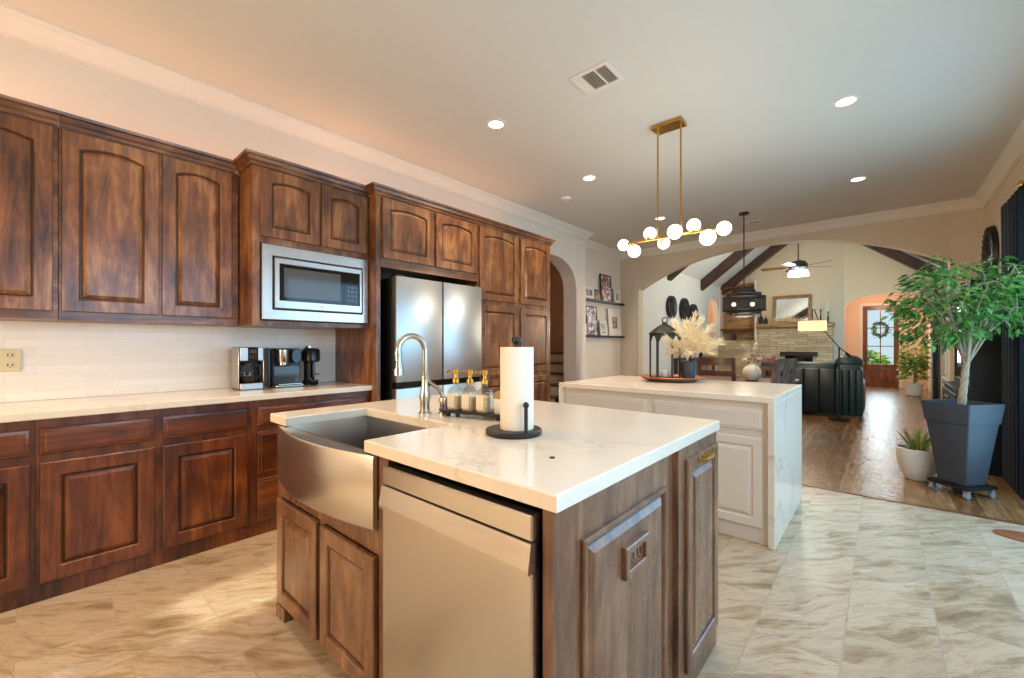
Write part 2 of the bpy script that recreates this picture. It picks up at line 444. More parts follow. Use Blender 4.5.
def stonework():
    t = NT('stacked_stone')
    tc = t.add('ShaderNodeTexCoord'); sw = t.add('ShaderNodeSeparateXYZ'); t.link(tc.outputs['Object'], sw.inputs[0])
    su = t.add('ShaderNodeMath', operation='ADD'); t.link(sw.outputs[0], su.inputs[0]); t.link(sw.outputs[1], su.inputs[1])
    cb = t.add('ShaderNodeCombineXYZ'); t.link(su.outputs[0], cb.inputs[0]); t.link(sw.outputs[2], cb.inputs[1])
    nz = t.add('ShaderNodeTexNoise'); nz.inputs['Scale'].default_value = 4
    t.link(cb.outputs[0], nz.inputs['Vector'])
    dm = t.mix(cb.outputs[0], nz.outputs['Color'], 0.10)
    br = t.add('ShaderNodeTexBrick'); br.offset = 0.4
    for a, v in (('Scale', 1.0), ('Mortar Size', 0.004), ('Brick Width', 0.38), ('Row Height', 0.062)): br.inputs[a].default_value = v
    br.inputs['Color1'].default_value = lin('#d6c6a2'); br.inputs['Color2'].default_value = lin('#b3a280'); br.inputs['Mortar'].default_value = lin('#7a6d50')
    t.link(dm, br.inputs['Vector'])
    n = t.noise(cb.outputs[0], 9, 5)
    t.set(Base_Color=t.mix(br.outputs['Color'], t.ramp(n, [(0.3, 0.7), (0.7, 1.0)]), 0.7, 'MULTIPLY'), Roughness=0.85)
    t.bump(t.mix(t.ramp(br.outputs['Fac'], [(0, 1.0), (1, 0.0)]), n, 0.4), 0.6, 0.02)
    return t.m
M['stone'] = stonework()

def photo(name, a, b, c, seed):
    t = NT(name); v = t.coords(kind='Generated', rand=False, scale=(2.1, 2.1, 2.6))
    ad = t.add('ShaderNodeVectorMath', operation='ADD'); t.link(v, ad.inputs[0]); ad.inputs[1].default_value = (seed*3.7, seed*1.3, seed*2.1)
    n = t.noise(ad.outputs[0], 1.6, 3, 0.6, 0.8)
    t.set(Base_Color=t.ramp(n, [(0.36, a), (0.5, b), (0.62, c)]), Roughness=0.4); return t.m
# ------------------------------------------------------------------ the setting
CH = 3.05
mb = MB(); mb.box(-3.9, 1.05, -3.1, 4.48, -0.06, 0.0)
struct(mb, 'floor', M['tile'], origin=(-0.42, 0.25, 0), smooth=False)
mb = MB(); mb.box(-4.1, 1.05, 4.48, 16.6, -0.06, 0.0)
struct(mb, 'floor_living', M['planks'], origin=(-0.42, 4.48, 0), smooth=False)
mb = MB(); mb.box(-3.62, 0.95, 4.455, 4.50, 0.0, 0.006, 0.002)
struct(mb, 'trim_1', M['doorwood'])

def arch_wall(mb, P, a0, a1, z0, z1, o0, o1, zf, n=40, jamb0=0.0):
    # wall between a0..a1, z0..z1 with one opening o0..o1 whose top is zf(a); P(a, z, w) with w = 0 front, 1 back
    us = [o0+(o1-o0)*i/n for i in range(n+1)]
    for w in (0, 1):
        mb.poly([P(a0, z0, w), P(o0, z0, w), P(o0, z1, w), P(a0, z1, w)])
        mb.poly([P(o1, z0, w), P(a1, z0, w), P(a1, z1, w), P(o1, z1, w)])
        for i in range(n):
            mb.poly([P(us[i], zf(us[i]), w), P(us[i+1], zf(us[i+1]), w), P(us[i+1], z1, w), P(us[i], z1, w)])
    pts = [(o0, z0), (o0, zf(o0))]+[(u, zf(u)) for u in us[1:]]+[(o1, z0)]
    for i in range(len(pts)-1):
        (u, z), (u2, z2) = pts[i], pts[i+1]
        mb.poly([P(u, z, 0), P(u2, z2, 0), P(u2, z2, 1), P(u, z, 1)])
    for u in (a0, a1): mb.poly([P(u, z0, 0), P(u, z1, 0), P(u, z1, 1), P(u, z0, 1)])
    mb.poly([P(a0, z1, 0), P(a1, z1, 0), P(a1, z1, 1), P(a0, z1, 1)])
    bmesh.ops.remove_doubles(mb.bm, verts=list(mb.bm.verts), dist=1e-5)

# kitchen's cabinet wall with the arched opening past the pantry
mb = MB()
ca, hw = 5.05, 0.605
arch_wall(mb, lambda a, z, w: (-3.62-0.24*w, a, z), -3.1, 5.93, 0, CH, ca-hw, ca+hw, lambda a: 2.10+0.455*max(0, 1-(abs(a-ca)/hw)**2.2)**0.5)
struct(mb, 'wall_left', M['wall'], angle=20)
mb = MB(); mb.box(-4.06, -3.9, 5.93, 7.70, 0, CH); mb.box(-3.9, -3.8601, 5.86, 5.93, 0, CH)
struct(mb, 'wall_picture', M['wall'], smooth=False)
# the wide flat arch between dining area and living room
mb = MB(); ax0, ax1, axc = -3.53, 0.645, -1.4425
arch_wall(mb, lambda a, z, w: (a, 7.71+0.2*w, z), -4.06, 1.1, 0, CH, ax0, ax1,
          lambda a: 2.30+0.545*(1-min(1, abs(a-axc)/2.0875)**2.3), n=60)
struct(mb, 'wall_arch', M['arch_wall'], angle=20)
def pierced(mb, P, a0, a1, z0, z1, holes):
    # solid box wall with rectangular holes (sorted along a); P maps (a, z) -> box call
    cur = a0
    for h0, h1, s, t in holes:
        P(cur, h0, z0, z1)
        if s > z0: P(h0, h1, z0, s)
        P(h0, h1, t, z1); cur = h1
    P(cur, a1, z0, z1)
mb = MB()
holes = [(0.0, 1.8, 0.95, 2.25), (2.6, 5.2, 0.02, 2.3), (11.2, 13.1, 0.55, 2.25)]
pierced(mb, lambda a, b, c, d: mb.box(0.95, 1.1, a, b, c, d), -3.1, 13.7, 0, CH, holes)
struct(mb, 'wall_right', M['arch_wall'], smooth=False)
def back_box(mb, a, b, c, d):      # back wall, open at the transom added to cast the sun patch
    if abs(a+2.62) < 1e-6 and c > 1.5:
        mb.box(a, b, -3.1, -3.0, c, 2.36); mb.box(a, b, -3.1, -3.0, 2.86, d)
    else: mb.box(a, b, -3.1, -3.0, c, d)
mb = MB()
pierced(mb, lambda a, b, c, d: back_box(mb, a, b, c, d), -3.86, 0.95, 0, CH, [(-3.1, -2.62, 0.8, 1.9), (-2.62, -2.12, 0.8, 1.9), (-2.12, -1.5, 0.8, 1.9)])
struct(mb, 'wall_back', M['wall'], smooth=False)
mb = MB(); mb.box(-4.06, 1.1, -3.1, 7.9, CH, CH+0.1)
struct(mb, 'ceiling', M['ceil'], smooth=False)
def window(name, P, a0, a1, z0, z1, nx, nz, mat):
    f = MB(); b = 0.06
    for (p, q, r, s) in ((a0, a0+b, z0, z1), (a1-b, a1, z0, z1), (a0+b, a1-b, z0, z0+b), (a0+b, a1-b, z1-b, z1)): P(f, p, q, r, s, 0.05)
    for i in range(1, nx): c = a0+(a1-a0)*i/nx; P(f, c-0.015, c+0.015, z0+b, z1-b, 0.03)
    for i in range(1, nz): c = z0+(z1-z0)*i/nz; P(f, a0+b, a1-b, c-0.015, c+0.015, 0.03)
    o = struct(f, name, mat, smooth=False)
    g = MB(); P(g, a0+b, a1-b, z0+b, z1-b, 0.004)
    g.build('pane', M['glass'], o)
    return o
RW = lambda m, p, q, r, s, t: m.box(1.045-t/2, 1.045+t/2, p, q, r, s)
window('window_1', RW, 0.0, 1.8, 0.95, 2.25, 2, 2, M['white'])
window('window_2', RW, 2.6, 5.2, 0.02, 2.3, 3, 1, M['white'])
window('window_3', RW, 11.2, 13.1, 0.55, 2.25, 3, 3, M['white'])
window('added_back_window', lambda m, p, q, r, s, t: m.box(p, q, -3.06-t/2, -3.06+t/2, r, s), -3.1, -1.5, 0.8, 1.9, 2, 2, M['white'])  # unseen back window added as an opening for the warm fill
window('added_sun_transom', lambda m, p, q, r, s, t: m.box(p, q, -3.06-t/2, -3.06+t/2, r, s), -2.62, -2.12, 2.36, 2.86, 1, 1, M['white'])  # unseen transom added so the sun lays a patch by the island
# living room: side wall with an arched niche, gable wall with the entry arch, vault
mb = MB(); na, nh = 12.62, 0.47
arch_wall(mb, lambda a, z, w: (-3.57-0.14*w, a, z), 7.91, 13.6, 0, 3.0, na-nh, na+nh, lambda a: 2.1+0.47*max(0, 1-(abs(a-na)/nh)**2)**0.5, n=24)
struct(mb, 'wall_living', M['vault'], angle=20)
mb = MB(); mb.box(-4.16, -4.06, 11.9, 13.4, 0, 2.8); mb.box(-4.06, -3.71, 11.9, 12.0, 0, 2.8); mb.box(-4.06, -3.71, 13.3, 13.4, 0, 2.8); mb.box(-4.06, -3.71, 12.0, 13.3, 2.7, 2.8)
struct(mb, 'wall_niche', M['hall'], smooth=False)
light('niche_lamp', 'POINT', (-3.88, 12.62, 2.55), 7, (1, 0.62, 0.34), 0.05)
mb = MB(); ec, eh = 0.06, 0.78
arch_wall(mb, lambda a, z, w: (a, 13.5+0.2*w, z), -4.1, 1.1, 0, 4.85, ec-eh, ec+eh, lambda a: 2.14+0.35*max(0, 1-(abs(a-ec)/eh)**2.2)**0.5, n=36)
struct(mb, 'wall_far', M['far'], angle=20)
mb = MB(); mb.box(-4.06, 1.1, 7.80, 7.91, CH+0.1, 4.85)
struct(mb, 'wall_gable', M['vault'], smooth=False)
RX, RZ, EZ = -1.31, 4.69, 2.93
SL = (RZ-EZ)/(0.95-RX)
mb = MB()
for x in (-3.75, 1.13):
    zx = RZ-SL*abs(x-RX)
    mb.ring_stack([[(RX, y, RZ), (x, y, zx), (x, y, zx+0.12), (RX, y, RZ+0.12)] for y in (7.80, 13.7)])
struct(mb, 'ceiling_vault', M['vault'], smooth=False)
# entry hall
mb = MB(); mb.box(-0.98, -0.86, 13.7, 16.5, 0, 2.8); struct(mb, 'wall_hall_left', M['hall'], smooth=False)
mb = MB(); mb.box(0.95, 1.07, 13.7, 16.5, 0, 2.8); struct(mb, 'wall_hall_right', M['hall'], smooth=False)
mb = MB()
pierced(mb, lambda a, b, c, d: mb.box(a, b, 16.5, 16.62, c, d), -0.98, 1.07, 0, 2.8, [(-0.44, 0.36, 0.0, 2.40)])
struct(mb, 'wall_entry', M['hall'], smooth=False)
mb = MB(); mb.box(-0.98, 1.07, 13.7, 16.62, 2.8, 2.9)
struct(mb, 'ceiling_hall', M['hall'], smooth=False)
# stair hall behind the small arch
mb = MB(); mb.box(-5.6, -5.5, 3.9, 7.6, 0, 3.0); mb.box(-5.5, -3.86, 3.85, 3.95, 0, 3.0); mb.box(-5.5, -4.06, 7.5, 7.6, 0, 3.0)
struct(mb, 'wall_stair', M['hall'], smooth=False)
mb = MB(); mb.box(-5.6, -3.86, 3.85, 5.86, 2.95, 3.05); mb.box(-5.6, -4.06, 5.86, 7.6, 2.95, 3.05)
struct(mb, 'ceiling_stair', M['hall'], smooth=False)
mb = MB(); mb.box(-5.6, -3.9, 3.85, 4.48, -0.06, 0); mb.box(-5.6, -4.1, 4.48, 7.6, -0.06, 0)
struct(mb, 'floor_stair', M['planks'], smooth=False)
light('stair_lamp', 'POINT', (-4.6, 5.0, 2.7), 5, (1, 0.6, 0.33), 0.1)
st = thing('staircase', 'staircase with white risers and dark treads beyond the small arch', 'staircase', (-4.7, 6.2, 0))
for i in range(6):
    y = 5.45+0.27*i; z = 0.18*i
    b = MB(); b.box(-5.45, -4.1, y, y+0.02, z, z+0.155); b.build('riser', M['white'], st)
    b = MB(); b.box(-5.45, -4.1, y-0.025, y+0.29, z+0.155, z+0.18, 0.006); b.build('tread', M['tread'], st)
# crown moulding and baseboards
CR = [(0, CH), (0.098, CH), (0.098, CH-0.014), (0.086, CH-0.022), (0.080, CH-0.040), (0.056, CH-0.058), (0.032, CH-0.088), (0.024, CH-0.104), (0.013, CH-0.108), (0.013, CH-0.125), (0, CH-0.125)]
mb = MB(); mb.sweep([(-3.62, -3.0), (-3.62, 5.93), (-3.9, 5.93), (-3.9, 7.71), (0.95, 7.71), (0.95, -3.0)], CR)
struct(mb, 'trim_crown', M['white'], angle=25)
BS = [(0, 0), (0.015, 0), (0.015, 0.11), (0.009, 0.125), (0, 0.13)]
mb = MB(); mb.sweep([(-3.62, 5.66), (-3.62, 5.93), (-3.9, 5.93), (-3.9, 7.71), (-3.55, 7.71)], BS); struct(mb, 'baseboard_left', M['white'])
mb = MB(); mb.sweep([(0.66, 7.71), (0.95, 7.71), (0.95, 5.26)], BS); struct(mb, 'baseboard_right', M['white'])
# front door with its glazing, standing open to the garden light
d = tag(MB_ := bpy.data.objects.new('door_1', None), kind='structure'); COL.objects.link(d); d.location = (-0.04, 16.5, 0)
b = MB(); X0, X1 = -0.40, 0.32
for p in ((X0, X0+0.07, 0, 2.36), (X1-0.07, X1, 0, 2.36), (X0+0.07, X1-0.07, 0, 0.66), (X0+0.07, X1-0.07, 2.27, 2.36)): b.box(p[0], p[1], 16.5, 16.545, p[2], p[3], 0.004)
for z in (1.20, 1.74): b.box(X0+0.07, X1-0.07, 16.505, 16.54, z-0.012, z+0.012)
b.box(-0.052, -0.028, 16.505, 16.54, 0.66, 2.27)
b.box(X0+0.12, X1-0.12, 16.49, 16.5, 0.18, 0.56, 0.006)
b.build('door_panel', M['doorwood'], d)
b = MB(); b.box(X0+0.07, X1-0.07, 16.52, 16.526, 0.66, 2.27); b.build('pane', M['glass'], d)
b = MB(); b.box(X0-0.04, X0, 16.47, 16.6, 0, 2.40); b.box(X1, X1+0.04, 16.47, 16.6, 0, 2.40); b.box(X0, X1, 16.47, 16.6, 2.36, 2.40); b.build('frame', M['doorwood'], d)
b = MB(); b.box(X0-0.12, X0-0.04, 16.48, 16.5, 0, 2.48, 0.004); b.box(X1+0.04, X1+0.12, 16.48, 16.5, 0, 2.48, 0.004); b.box(X0-0.04, X1+0.04, 16.48, 16.5, 2.40, 2.48, 0.004); b.build('casing', M['white'], d)
b = MB(); b.tube([(X0+0.035, 16.5, 1.02), (X0+0.035, 16.45, 1.02), (X0+0.09, 16.44, 1.02)], 0.011); b.build('handle', M['black'], d)
# outside
mb = MB(); mb.box(-14, 14, 16.62, 40, -0.2, -0.1); mb.box(1.1, 14, -6, 16.62, -0.2, -0.1)
struct(mb, 'ground', M['lawn'], smooth=False)

# ------------------------------------------------------------------ cabinetry builders
PX = lambda x0: (lambda u, v, w: (x0+w, u, v))          # faces +X
PS = lambda y0: (lambda u, v, w: (u, y0-w, v))          # faces -Y
def panel_loop(u0, u1, v0, v1, ins, rise=0.0, n=9):
    a, b, c, dd = u0+ins, u1-ins, v0+ins, v1-ins
    L = [(a, c), (b, c)]
    for i in range(n):
        s = i/(n-1); u = b+(a-b)*s
        L.append((u, dd-rise+rise*(1-(2*s-1)**2)))
    return L
def raised_door(P, u0, u1, v0, v1, t=0.02, fw=0.062, arch=0.0, mb=None):
    b = mb or MB()
    R, mi = [], []
    def add(ins, w, rise, m): R.append([P(u, v, w) for u, v in panel_loop(u0, u1, v0, v1, ins, rise)]); mi.append(m)
    add(0, 0.0005, 0, 0); add(0, t-0.004, 0, 0); add(0.004, t, 0, 0)
    add(fw, t, arch, 0); add(fw+0.004, t-0.004, arch, 0); add(fw+0.007, t-0.012, arch, 1); add(fw+0.012, t-0.012, arch, 1)
    add(fw+0.015, t-0.010, arch, 0); add(fw+0.034, t-0.001, arch*0.9, 0)
    b.ring_stack(R, True, True, True, mis=mi)
    return b
def slab_drawer(P, u0, u1, v0, v1, t=0.02):
    b = MB()
    def L(i, w): return [P(u0+i, v0+i, w), P(u1-i, v0+i, w), P(u1-i, v1-i, w), P(u0+i, v1-i, w)]
    b.ring_stack([L(0, 0.0005), L(0, t-0.010), L(0.004, t-0.006), L(0.016, t-0.003), L(0.020, t)], True, True, True, mis=[0, 0, 0, 0, 0])
    return b
CC = [(0, 0.0), (0.012, 0.0), (0.014, 0.016), (0.026, 0.026), (0.034, 0.046), (0.048, 0.052), (0.052, 0.066), (0, 0.066)]
def cab_crown(path, z, parent, mat='cab_h'):
    b = MB(); b.sweep(path, [(o, z+h) for o, h in CC]); return b.build('crown_moulding', M[mat], parent, angle=25)

WX = -3.62
# ---- wall cabinets (faces at X = -3.30)
UF, UZ0, UZ1 = -3.32, 1.365, 2.405
def upper(y0, y1, doors, label):
    t = thing('hanging_cabinet', label, 'cabinet', (WX, (y0+y1)/2, UZ0), 'arched door wall cabinets')
    b = MB(); b.box(WX+0.002, UF, y0, y1, UZ0, UZ1, 0.002); b.build('body', M['cab_h'], t)
    for a, c in doors: raised_door(PX(UF), a, c, 1.412, 2.392, arch=0.028).build('door', [M['cab'], M['glaze']], t, angle=20)
    return t
u1 = upper(-0.44, 0.0875, [(-0.39, 0.068)], 'wall cabinet cut by the photo edge, farthest from the microwave')
cab_crown([(UF, -0.44), (UF, 0.0875)], UZ1, u1)
u2 = upper(0.0885, 0.929, [(0.101, 0.505), (0.521, 0.888)], 'two-door wooden wall cabinet next to the microwave cabinet')
cab_crown([(UF, 0.0885), (UF, 0.912)], UZ1, u2)
# ---- microwave cabinet (deeper, face at X = -3.06)
MF, MY0, MY1 = -3.06, 0.935, 1.752
t = thing('microwave_cabinet', 'deep wooden wall cabinet holding the built-in microwave', 'cabinet', (WX, (MY0+MY1)/2, 1.362))
b = MB(); b.box(WX+0.002, MF, MY0, MY0+0.02, 1.362, 2.405); b.box(WX+0.002, MF, MY1-0.02, MY1, 1.362, 2.405)
b.box(WX+0.002, MF, MY0+0.02, MY1-0.02, 1.905, 2.405); b.box(WX+0.002, MF, MY0+0.02, MY1-0.02, 1.362, 1.392); b.box(WX+0.002, WX+0.02, MY0+0.02, MY1-0.02, 1.392, 1.905)
b.box(MF-0.02, MF, MY0+0.02, MY0+0.045, 1.392, 1.905)
b.build('body', M['cab'], t)
for a, c in ((0.982, 1.362), (1.380, 1.735)): raised_door(PX(MF), a, c, 1.945, 2.392, arch=0.022).build('door', [M['cab'], M['glaze']], t, angle=20)
cab_crown([(UF, MY0), (MF, MY0), (MF, MY1)], 2.405, t)
m = thing('microwave', 'stainless built-in microwave with dark window', 'microwave', (MF, 1.36, 1.393))
b = MB()
def frame_ring(b, P, o, i, w0, w1, t):
    (a0, a1, c0, c1), (e0, e1, g0, g1) = o, i
    L = lambda q, w: [P(q[0], q[2], w), P(q[1], q[2], w), P(q[1], q[3], w), P(q[0], q[3], w)]
    b.ring_stack([L(o, w0), L(o, t-0.003), L((a0+.004, a1-.004, c0+.004, c1-.004), t), L((e0-.003, e1+.003, g0-.003, g1+.003), t), L(i, t-0.003), L(i, w1)], True, False, False)
frame_ring(b, PX(MF), (0.985, 1.742, 1.400, 1.900), (1.05, 1.695, 1.468, 1.826), 0.001, 0.001, 0.018)
b.build('trim_kit', M['steel'], m, angle=25)
b = MB(); b.box(MF-0.38, MF+0.004, 1.056, 1.689, 1.474, 1.820); b.build('body', M['blackp'], m)
b = MB()
frame_ring(b, PX(MF), (1.060, 1.685, 1.478, 1.816), (1.092, 1.668, 1.532, 1.778), 0.004, 0.006, 0.026)
b.build('door_frame', M['steel'], m, angle=25)
b = MB(); b.box(MF+0.004, MF+0.014, 1.092, 1.545, 1.532, 1.778); b.build('window', M['gloss'], m)
b = MB(); b.box(MF+0.014, MF+0.0155, 1.122, 1.518, 1.556, 1.756); b.build('window_mesh', M['dkglass'], m)
b = MB(); b.box(MF+0.004, MF+0.0145, 1.547, 1.668, 1.532, 1.778); b.build('control_panel', M['gloss'], m)
b = MB()
for i in range(4):
    for j in range(3): b.box(MF+0.0145, MF+0.0152, 1.572+j*0.03, 1.592+j*0.03, 1.56+i*0.034, 1.578+i*0.034)
b.build('keypad', M['dkglass'], m)
b = MB(); b.M = Matrix.Translation((MF+0.0255, 1.375, 1.505)) @ Matrix.Rotation(PI/2, 4, 'Y'); b.lathe([(0.013, 0), (0.013, 0.002), (0.009, 0.003)], seg=20); b.build('emblem', M['ceramic'], m)
# ---- base cabinets (face X = -3.03)
BF = -3.03
def base(y0, y1, items, label, first=False):
    t = thing('base_cabinet', label, 'cabinet', (WX, (y0+y1)/2, 0), 'base cabinets along the wall')
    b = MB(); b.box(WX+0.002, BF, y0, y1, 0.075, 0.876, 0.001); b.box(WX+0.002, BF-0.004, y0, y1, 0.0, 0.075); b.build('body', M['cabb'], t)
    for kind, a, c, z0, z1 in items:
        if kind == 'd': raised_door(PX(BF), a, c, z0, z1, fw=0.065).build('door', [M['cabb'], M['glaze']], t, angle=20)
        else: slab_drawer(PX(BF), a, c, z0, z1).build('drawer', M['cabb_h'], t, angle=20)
    return t
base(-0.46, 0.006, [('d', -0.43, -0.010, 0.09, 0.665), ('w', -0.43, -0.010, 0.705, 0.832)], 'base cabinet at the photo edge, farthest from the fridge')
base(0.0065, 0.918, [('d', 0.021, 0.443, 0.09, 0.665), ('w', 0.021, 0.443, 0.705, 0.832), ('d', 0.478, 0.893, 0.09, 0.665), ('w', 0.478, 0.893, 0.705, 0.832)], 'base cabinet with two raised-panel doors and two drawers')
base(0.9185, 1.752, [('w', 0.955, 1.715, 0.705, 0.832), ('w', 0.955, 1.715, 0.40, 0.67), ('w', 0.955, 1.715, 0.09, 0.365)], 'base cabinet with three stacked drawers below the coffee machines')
b = MB(); b.box(WX+0.002, -2.992, -0.46, 1.752, 0.877, 0.915, 0.004)
tag(b.build('countertop', M['quartz']), 'long pale quartz countertop along the cabinet wall', 'countertop')
b = MB(); b.box(WX, WX+0.012, -0.46, 1.752, 0.916, 1.364)
struct(b, 'wall_backsplash', M['splash'], smooth=False)
# ---- fridge surround and pantry (face X = -2.95)
FF = -2.95
t = thing('fridge_cabinet', 'wooden cabinet framing and bridging over the refrigerator', 'cabinet', (WX, 2.3, 0))
b = MB(); b.box(WX+0.002, FF, 1.7535, 1.795, 0, 2.405, 0.002); b.build('side_panel', M['cab'], t)
b = MB(); b.box(WX+0.002, FF, 1.795, 2.842, 1.845, 2.405); b.build('body', M['cab_h'], t)
for a, c in ((1.806, 2.298), (2.328, 2.826)): raised_door(PX(FF), a, c, 1.915, 2.392, arch=0.022).build('door', [M['cab'], M['glaze']], t, angle=20)
cab_crown([(MF, 1.7535), (FF, 1.7535), (FF, 2.842)], 2.405, t)
t = thing('pantry_cabinet', 'tall wooden pantry cabinet beside the refrigerator', 'cabinet', (WX, 3.43, 0))
b = MB(); b.box(WX+0.002, FF, 2.843, 4.035, 0.0, 2.405, 0.002); b.build('body', M['cab'], t)
for a, c in ((2.863, 3.440), (3.482, 4.012)):
    raised_door(PX(FF), a, c, 1.675, 2.392, arch=0.028).build('door', [M['cab'], M['glaze']], t, angle=20)
    raised_door(PX(FF), a, c, 0.93, 1.632).build('door', [M['cab'], M['glaze']], t, angle=20)
    raised_door(PX(FF), a, c, 0.09, 0.885).build('door', [M['cab'], M['glaze']], t, angle=20)
cab_crown([(FF, 2.843), (FF, 4.035), (WX+0.01, 4.035)], 2.405, t)
# ---- refrigerator
t = thing('refrigerator', 'stainless french-door refrigerator between wooden cabinets', 'refrigerator', (-3.2, 2.32, 0))
b = MB(); b.box(-3.55, -2.925, 1.878, 2.80, 0.02, 1.77, 0.004); b.build('body', M['blackp'], t)
for a, c in ((1.874, 2.331), (2.345, 2.806)):
    b = MB(); b.box(-2.92, -2.85, a, c, 0.935, 1.775, 0.006, seg=2); b.build('door', M['steel_z'], t)
    b = MB(); b.box(-2.92, -2.85, a, c, 0.06, 0.885, 0.006, seg=2); b.build('freezer_door', M['steel_z'], t)
b = MB(); b.box(-2.92, -2.875, 1.878, 2.802, 0.887, 0.933); b.build('handle_recess', M['gloss'], t)
for y in (1.92, 2.76): b = MB(); b.box(-2.96, -2.86, y-0.03, y+0.03, 1.776, 1.79, 0.004); b.build('hinge', M['blackp'], t)

# ------------------------------------------------------------------ dark island
IX0, IX1, IY0, IY1 = -2.127, -0.512, 0.724, 1.898
t = thing('kitchen_island', 'dark wooden sink island with raised-panel end', 'island', (-1.3, 1.3, 0))
b = MB()
FY = 0.742; EX = -0.534
b.box(-2.085, -2.04, FY, FY+0.10, 0.06, 0.876)          # stile beside the sink doors
b.box(-2.0598, -1.2281, FY+0.012, 1.829, 0.061, 0.10); b.box(-2.0398, -1.2281, FY, FY+0.02, 0.545, 0.66)
b.box(-2.085, -2.06, FY+0.1001, 1.86, 0.06, 0.876)          # far side
b.box(-1.228, -1.172, FY-0.001, FY+0.55, 0.0, 0.876)           # stile between sink and dishwasher
b.box(-0.565, EX, FY+0.03, 1.829, 0.0, 0.876)                   # end panel
b.box(-0.562, EX, FY-0.001, FY+0.0299, 0.0, 0.876)
b.box(-2.0599, EX, 1.83, 1.86, 0.0, 0.876)
b.box(-1.2, -0.60, 1.30, 1.33, 0.0, 0.86)
b.box(-1.66, -1.61, FY+0.001, FY+0.0115, 0.07, 0.5449)
b.box(-2.02, -1.215, FY+0.06, FY+0.08, 0, 0.06)
b.build('body', M['isl'], t)
b = MB(); b.box(-2.075, -1.985, FY-0.012, FY+0.07, 0.0, 0.06, 0.003); b.build('foot', M['isl'], t)
for a, c in ((-2.046, -1.652), (-1.618, -1.232)): raised_door(PS(FY), a, c, 0.080, 0.54, fw=0.055).build('door', [M['isl'], M['glaze']], t, angle=20)
raised_door(PX(EX), 0.850, 1.352, 0.10, 0.772, t=0.013, fw=0.012).build('end_panel', [M['isl'], M['glaze']], t, angle=20)
b = MB(); b.box(-0.565, -0.514, 1.432, 1.862, 0.0, 0.876, 0.002); b.build('post_block', M['isl'], t)
raised_door(PX(-0.514), 1.492, 1.846, 0.09, 0.832, t=0.012, fw=0.045).build('end_door', [M['isl'], M['glaze']], t, angle=20)
b = MB(); b.box(-0.503, -0.497, 1.60, 1.645, 0.800, 0.822, 0.002); b.box(-0.503, -0.492, 1.648, 1.80, 0.803, 0.819, 0.003); b.tube([(-0.495, 1.622, 0.811), (-0.480, 1.622, 0.811), (-0.480, 1.70, 0.811)], 0.006)
tag(b.build('latch', M['gold'], t), 'gold latch')
ob = thing('power_outlet', 'wood-framed outlet box on the dark island end panel', 'outlet', (EX+0.013, 1.105, 0.645))
b = MB(); frame_ring(b, PX(EX+0.0125), (1.035, 1.178, 0.604, 0.690), (1.058, 1.156, 0.624, 0.670), 0.0, 0.004, 0.016); b.build('frame', M['isl'], ob, angle=25)
b = MB(); b.box(EX+0.0126, EX+0.018, 1.058, 1.156, 0.624, 0.670); b.build('cover', M['isl'], ob)
for y in (1.085, 1.128):
    b = MB(); b.box(EX+0.018, EX+0.0195, y-0.011, y-0.006, 0.640, 0.658); b.box(EX+0.018, EX+0.0195, y+0.006, y+0.011, 0.640, 0.658); b.box(EX+0.018, EX+0.0195, y-0.003, y+0.003, 0.630, 0.636); b.build('socket', M['black'], ob)
# counter with the sink cut-out
SX0, SX1, SY1 = -1.945, -1.290, 1.105
b = MB()
def slab_with_notch(b, z0, z1):
    o = [(IX0, IY0), (SX0, IY0), (SX0, SY1), (SX1, SY1), (SX1, IY0), (IX1, IY0), (IX1, IY1), (IX0, IY1)]
    ins = 0.004
    C = Vector((0, 0))
    def off(pts, d):
        n = len(pts); R = []
        for i in range(n):
            p0, p, p1 = Vector(pts[i-1]), Vector(pts[i]), Vector(pts[(i+1) % n])
            a = (p-p0).normalized(); c = (p1-p).normalized()
            na, nc = Vector((-a.y, a.x)), Vector((-c.y, c.x))
            R.append(tuple(p+(na+nc)*d))
        return R
    b.ring_stack([[(x, y, z0) for x, y in o], [(x, y, z1-ins) for x, y in o], [(x, y, z1) for x, y in off(o, ins)]])
slab_with_notch(b, 0.877, 0.915)
tag(b.build('countertop', M['quartz'], angle=30), 'glossy white quartz countertop of the sink island', 'countertop')
b = MB(); b.lathe([(0.008, 0), (0.008, 0.003), (0.005, 0.004)], (-0.691, 0.955, 0.915), 12)
tag(b.build('air_switch', M['black']), 'tiny dark button on the white island countertop', 'button')
# farmhouse sink
t = thing('farmhouse_sink', 'brushed steel apron-front sink with a bowed front', 'sink', (-1.57, 0.9, 0.64))
AX0, AX1 = -2.035, -1.232
def bow(s, base, amt): return base-amt*(1-(2*s-1)**2)
n = 24
b = MB(); zt, zb = 0.874, 0.628
cols = []
for i in range(n+1):
    s = i/n; x = AX0+(AX1-AX0)*s; y = bow(s, 0.722, 0.052)
    cols.append([(x, 0.80, zb), (x, y+0.012, zb), (x, y+0.003, zb+0.004), (x, y, zb+0.014), (x, y, zt-0.012), (x, y+0.003, zt-0.003), (x, y+0.012, zt), (x, 0.742, zt), (x, 0.742, zb+0.02)])
b.ring_stack(cols)
b.build('apron', M['steel_x'], t, angle=40)
b = MB()
bx0, bx1, by0, by1, bz = SX0-0.006, SX1+0.006, 0.738, SY1+0.008, 0.665
L = lambda i, z: [(bx0+i, by0+i, z), (bx1-i, by0+i, z), (bx1-i, by1-i, z), (bx0+i, by1-i, z)]
b.ring_stack([L(-0.004, 0.8735), L(0, 0.876), L(0.002, 0.87), L(0.004, bz+0.03), L(0.03, bz), L(0.25, bz-0.008)], True, False, True)
b.build('bowl', M['sink_in'], t, angle=40)
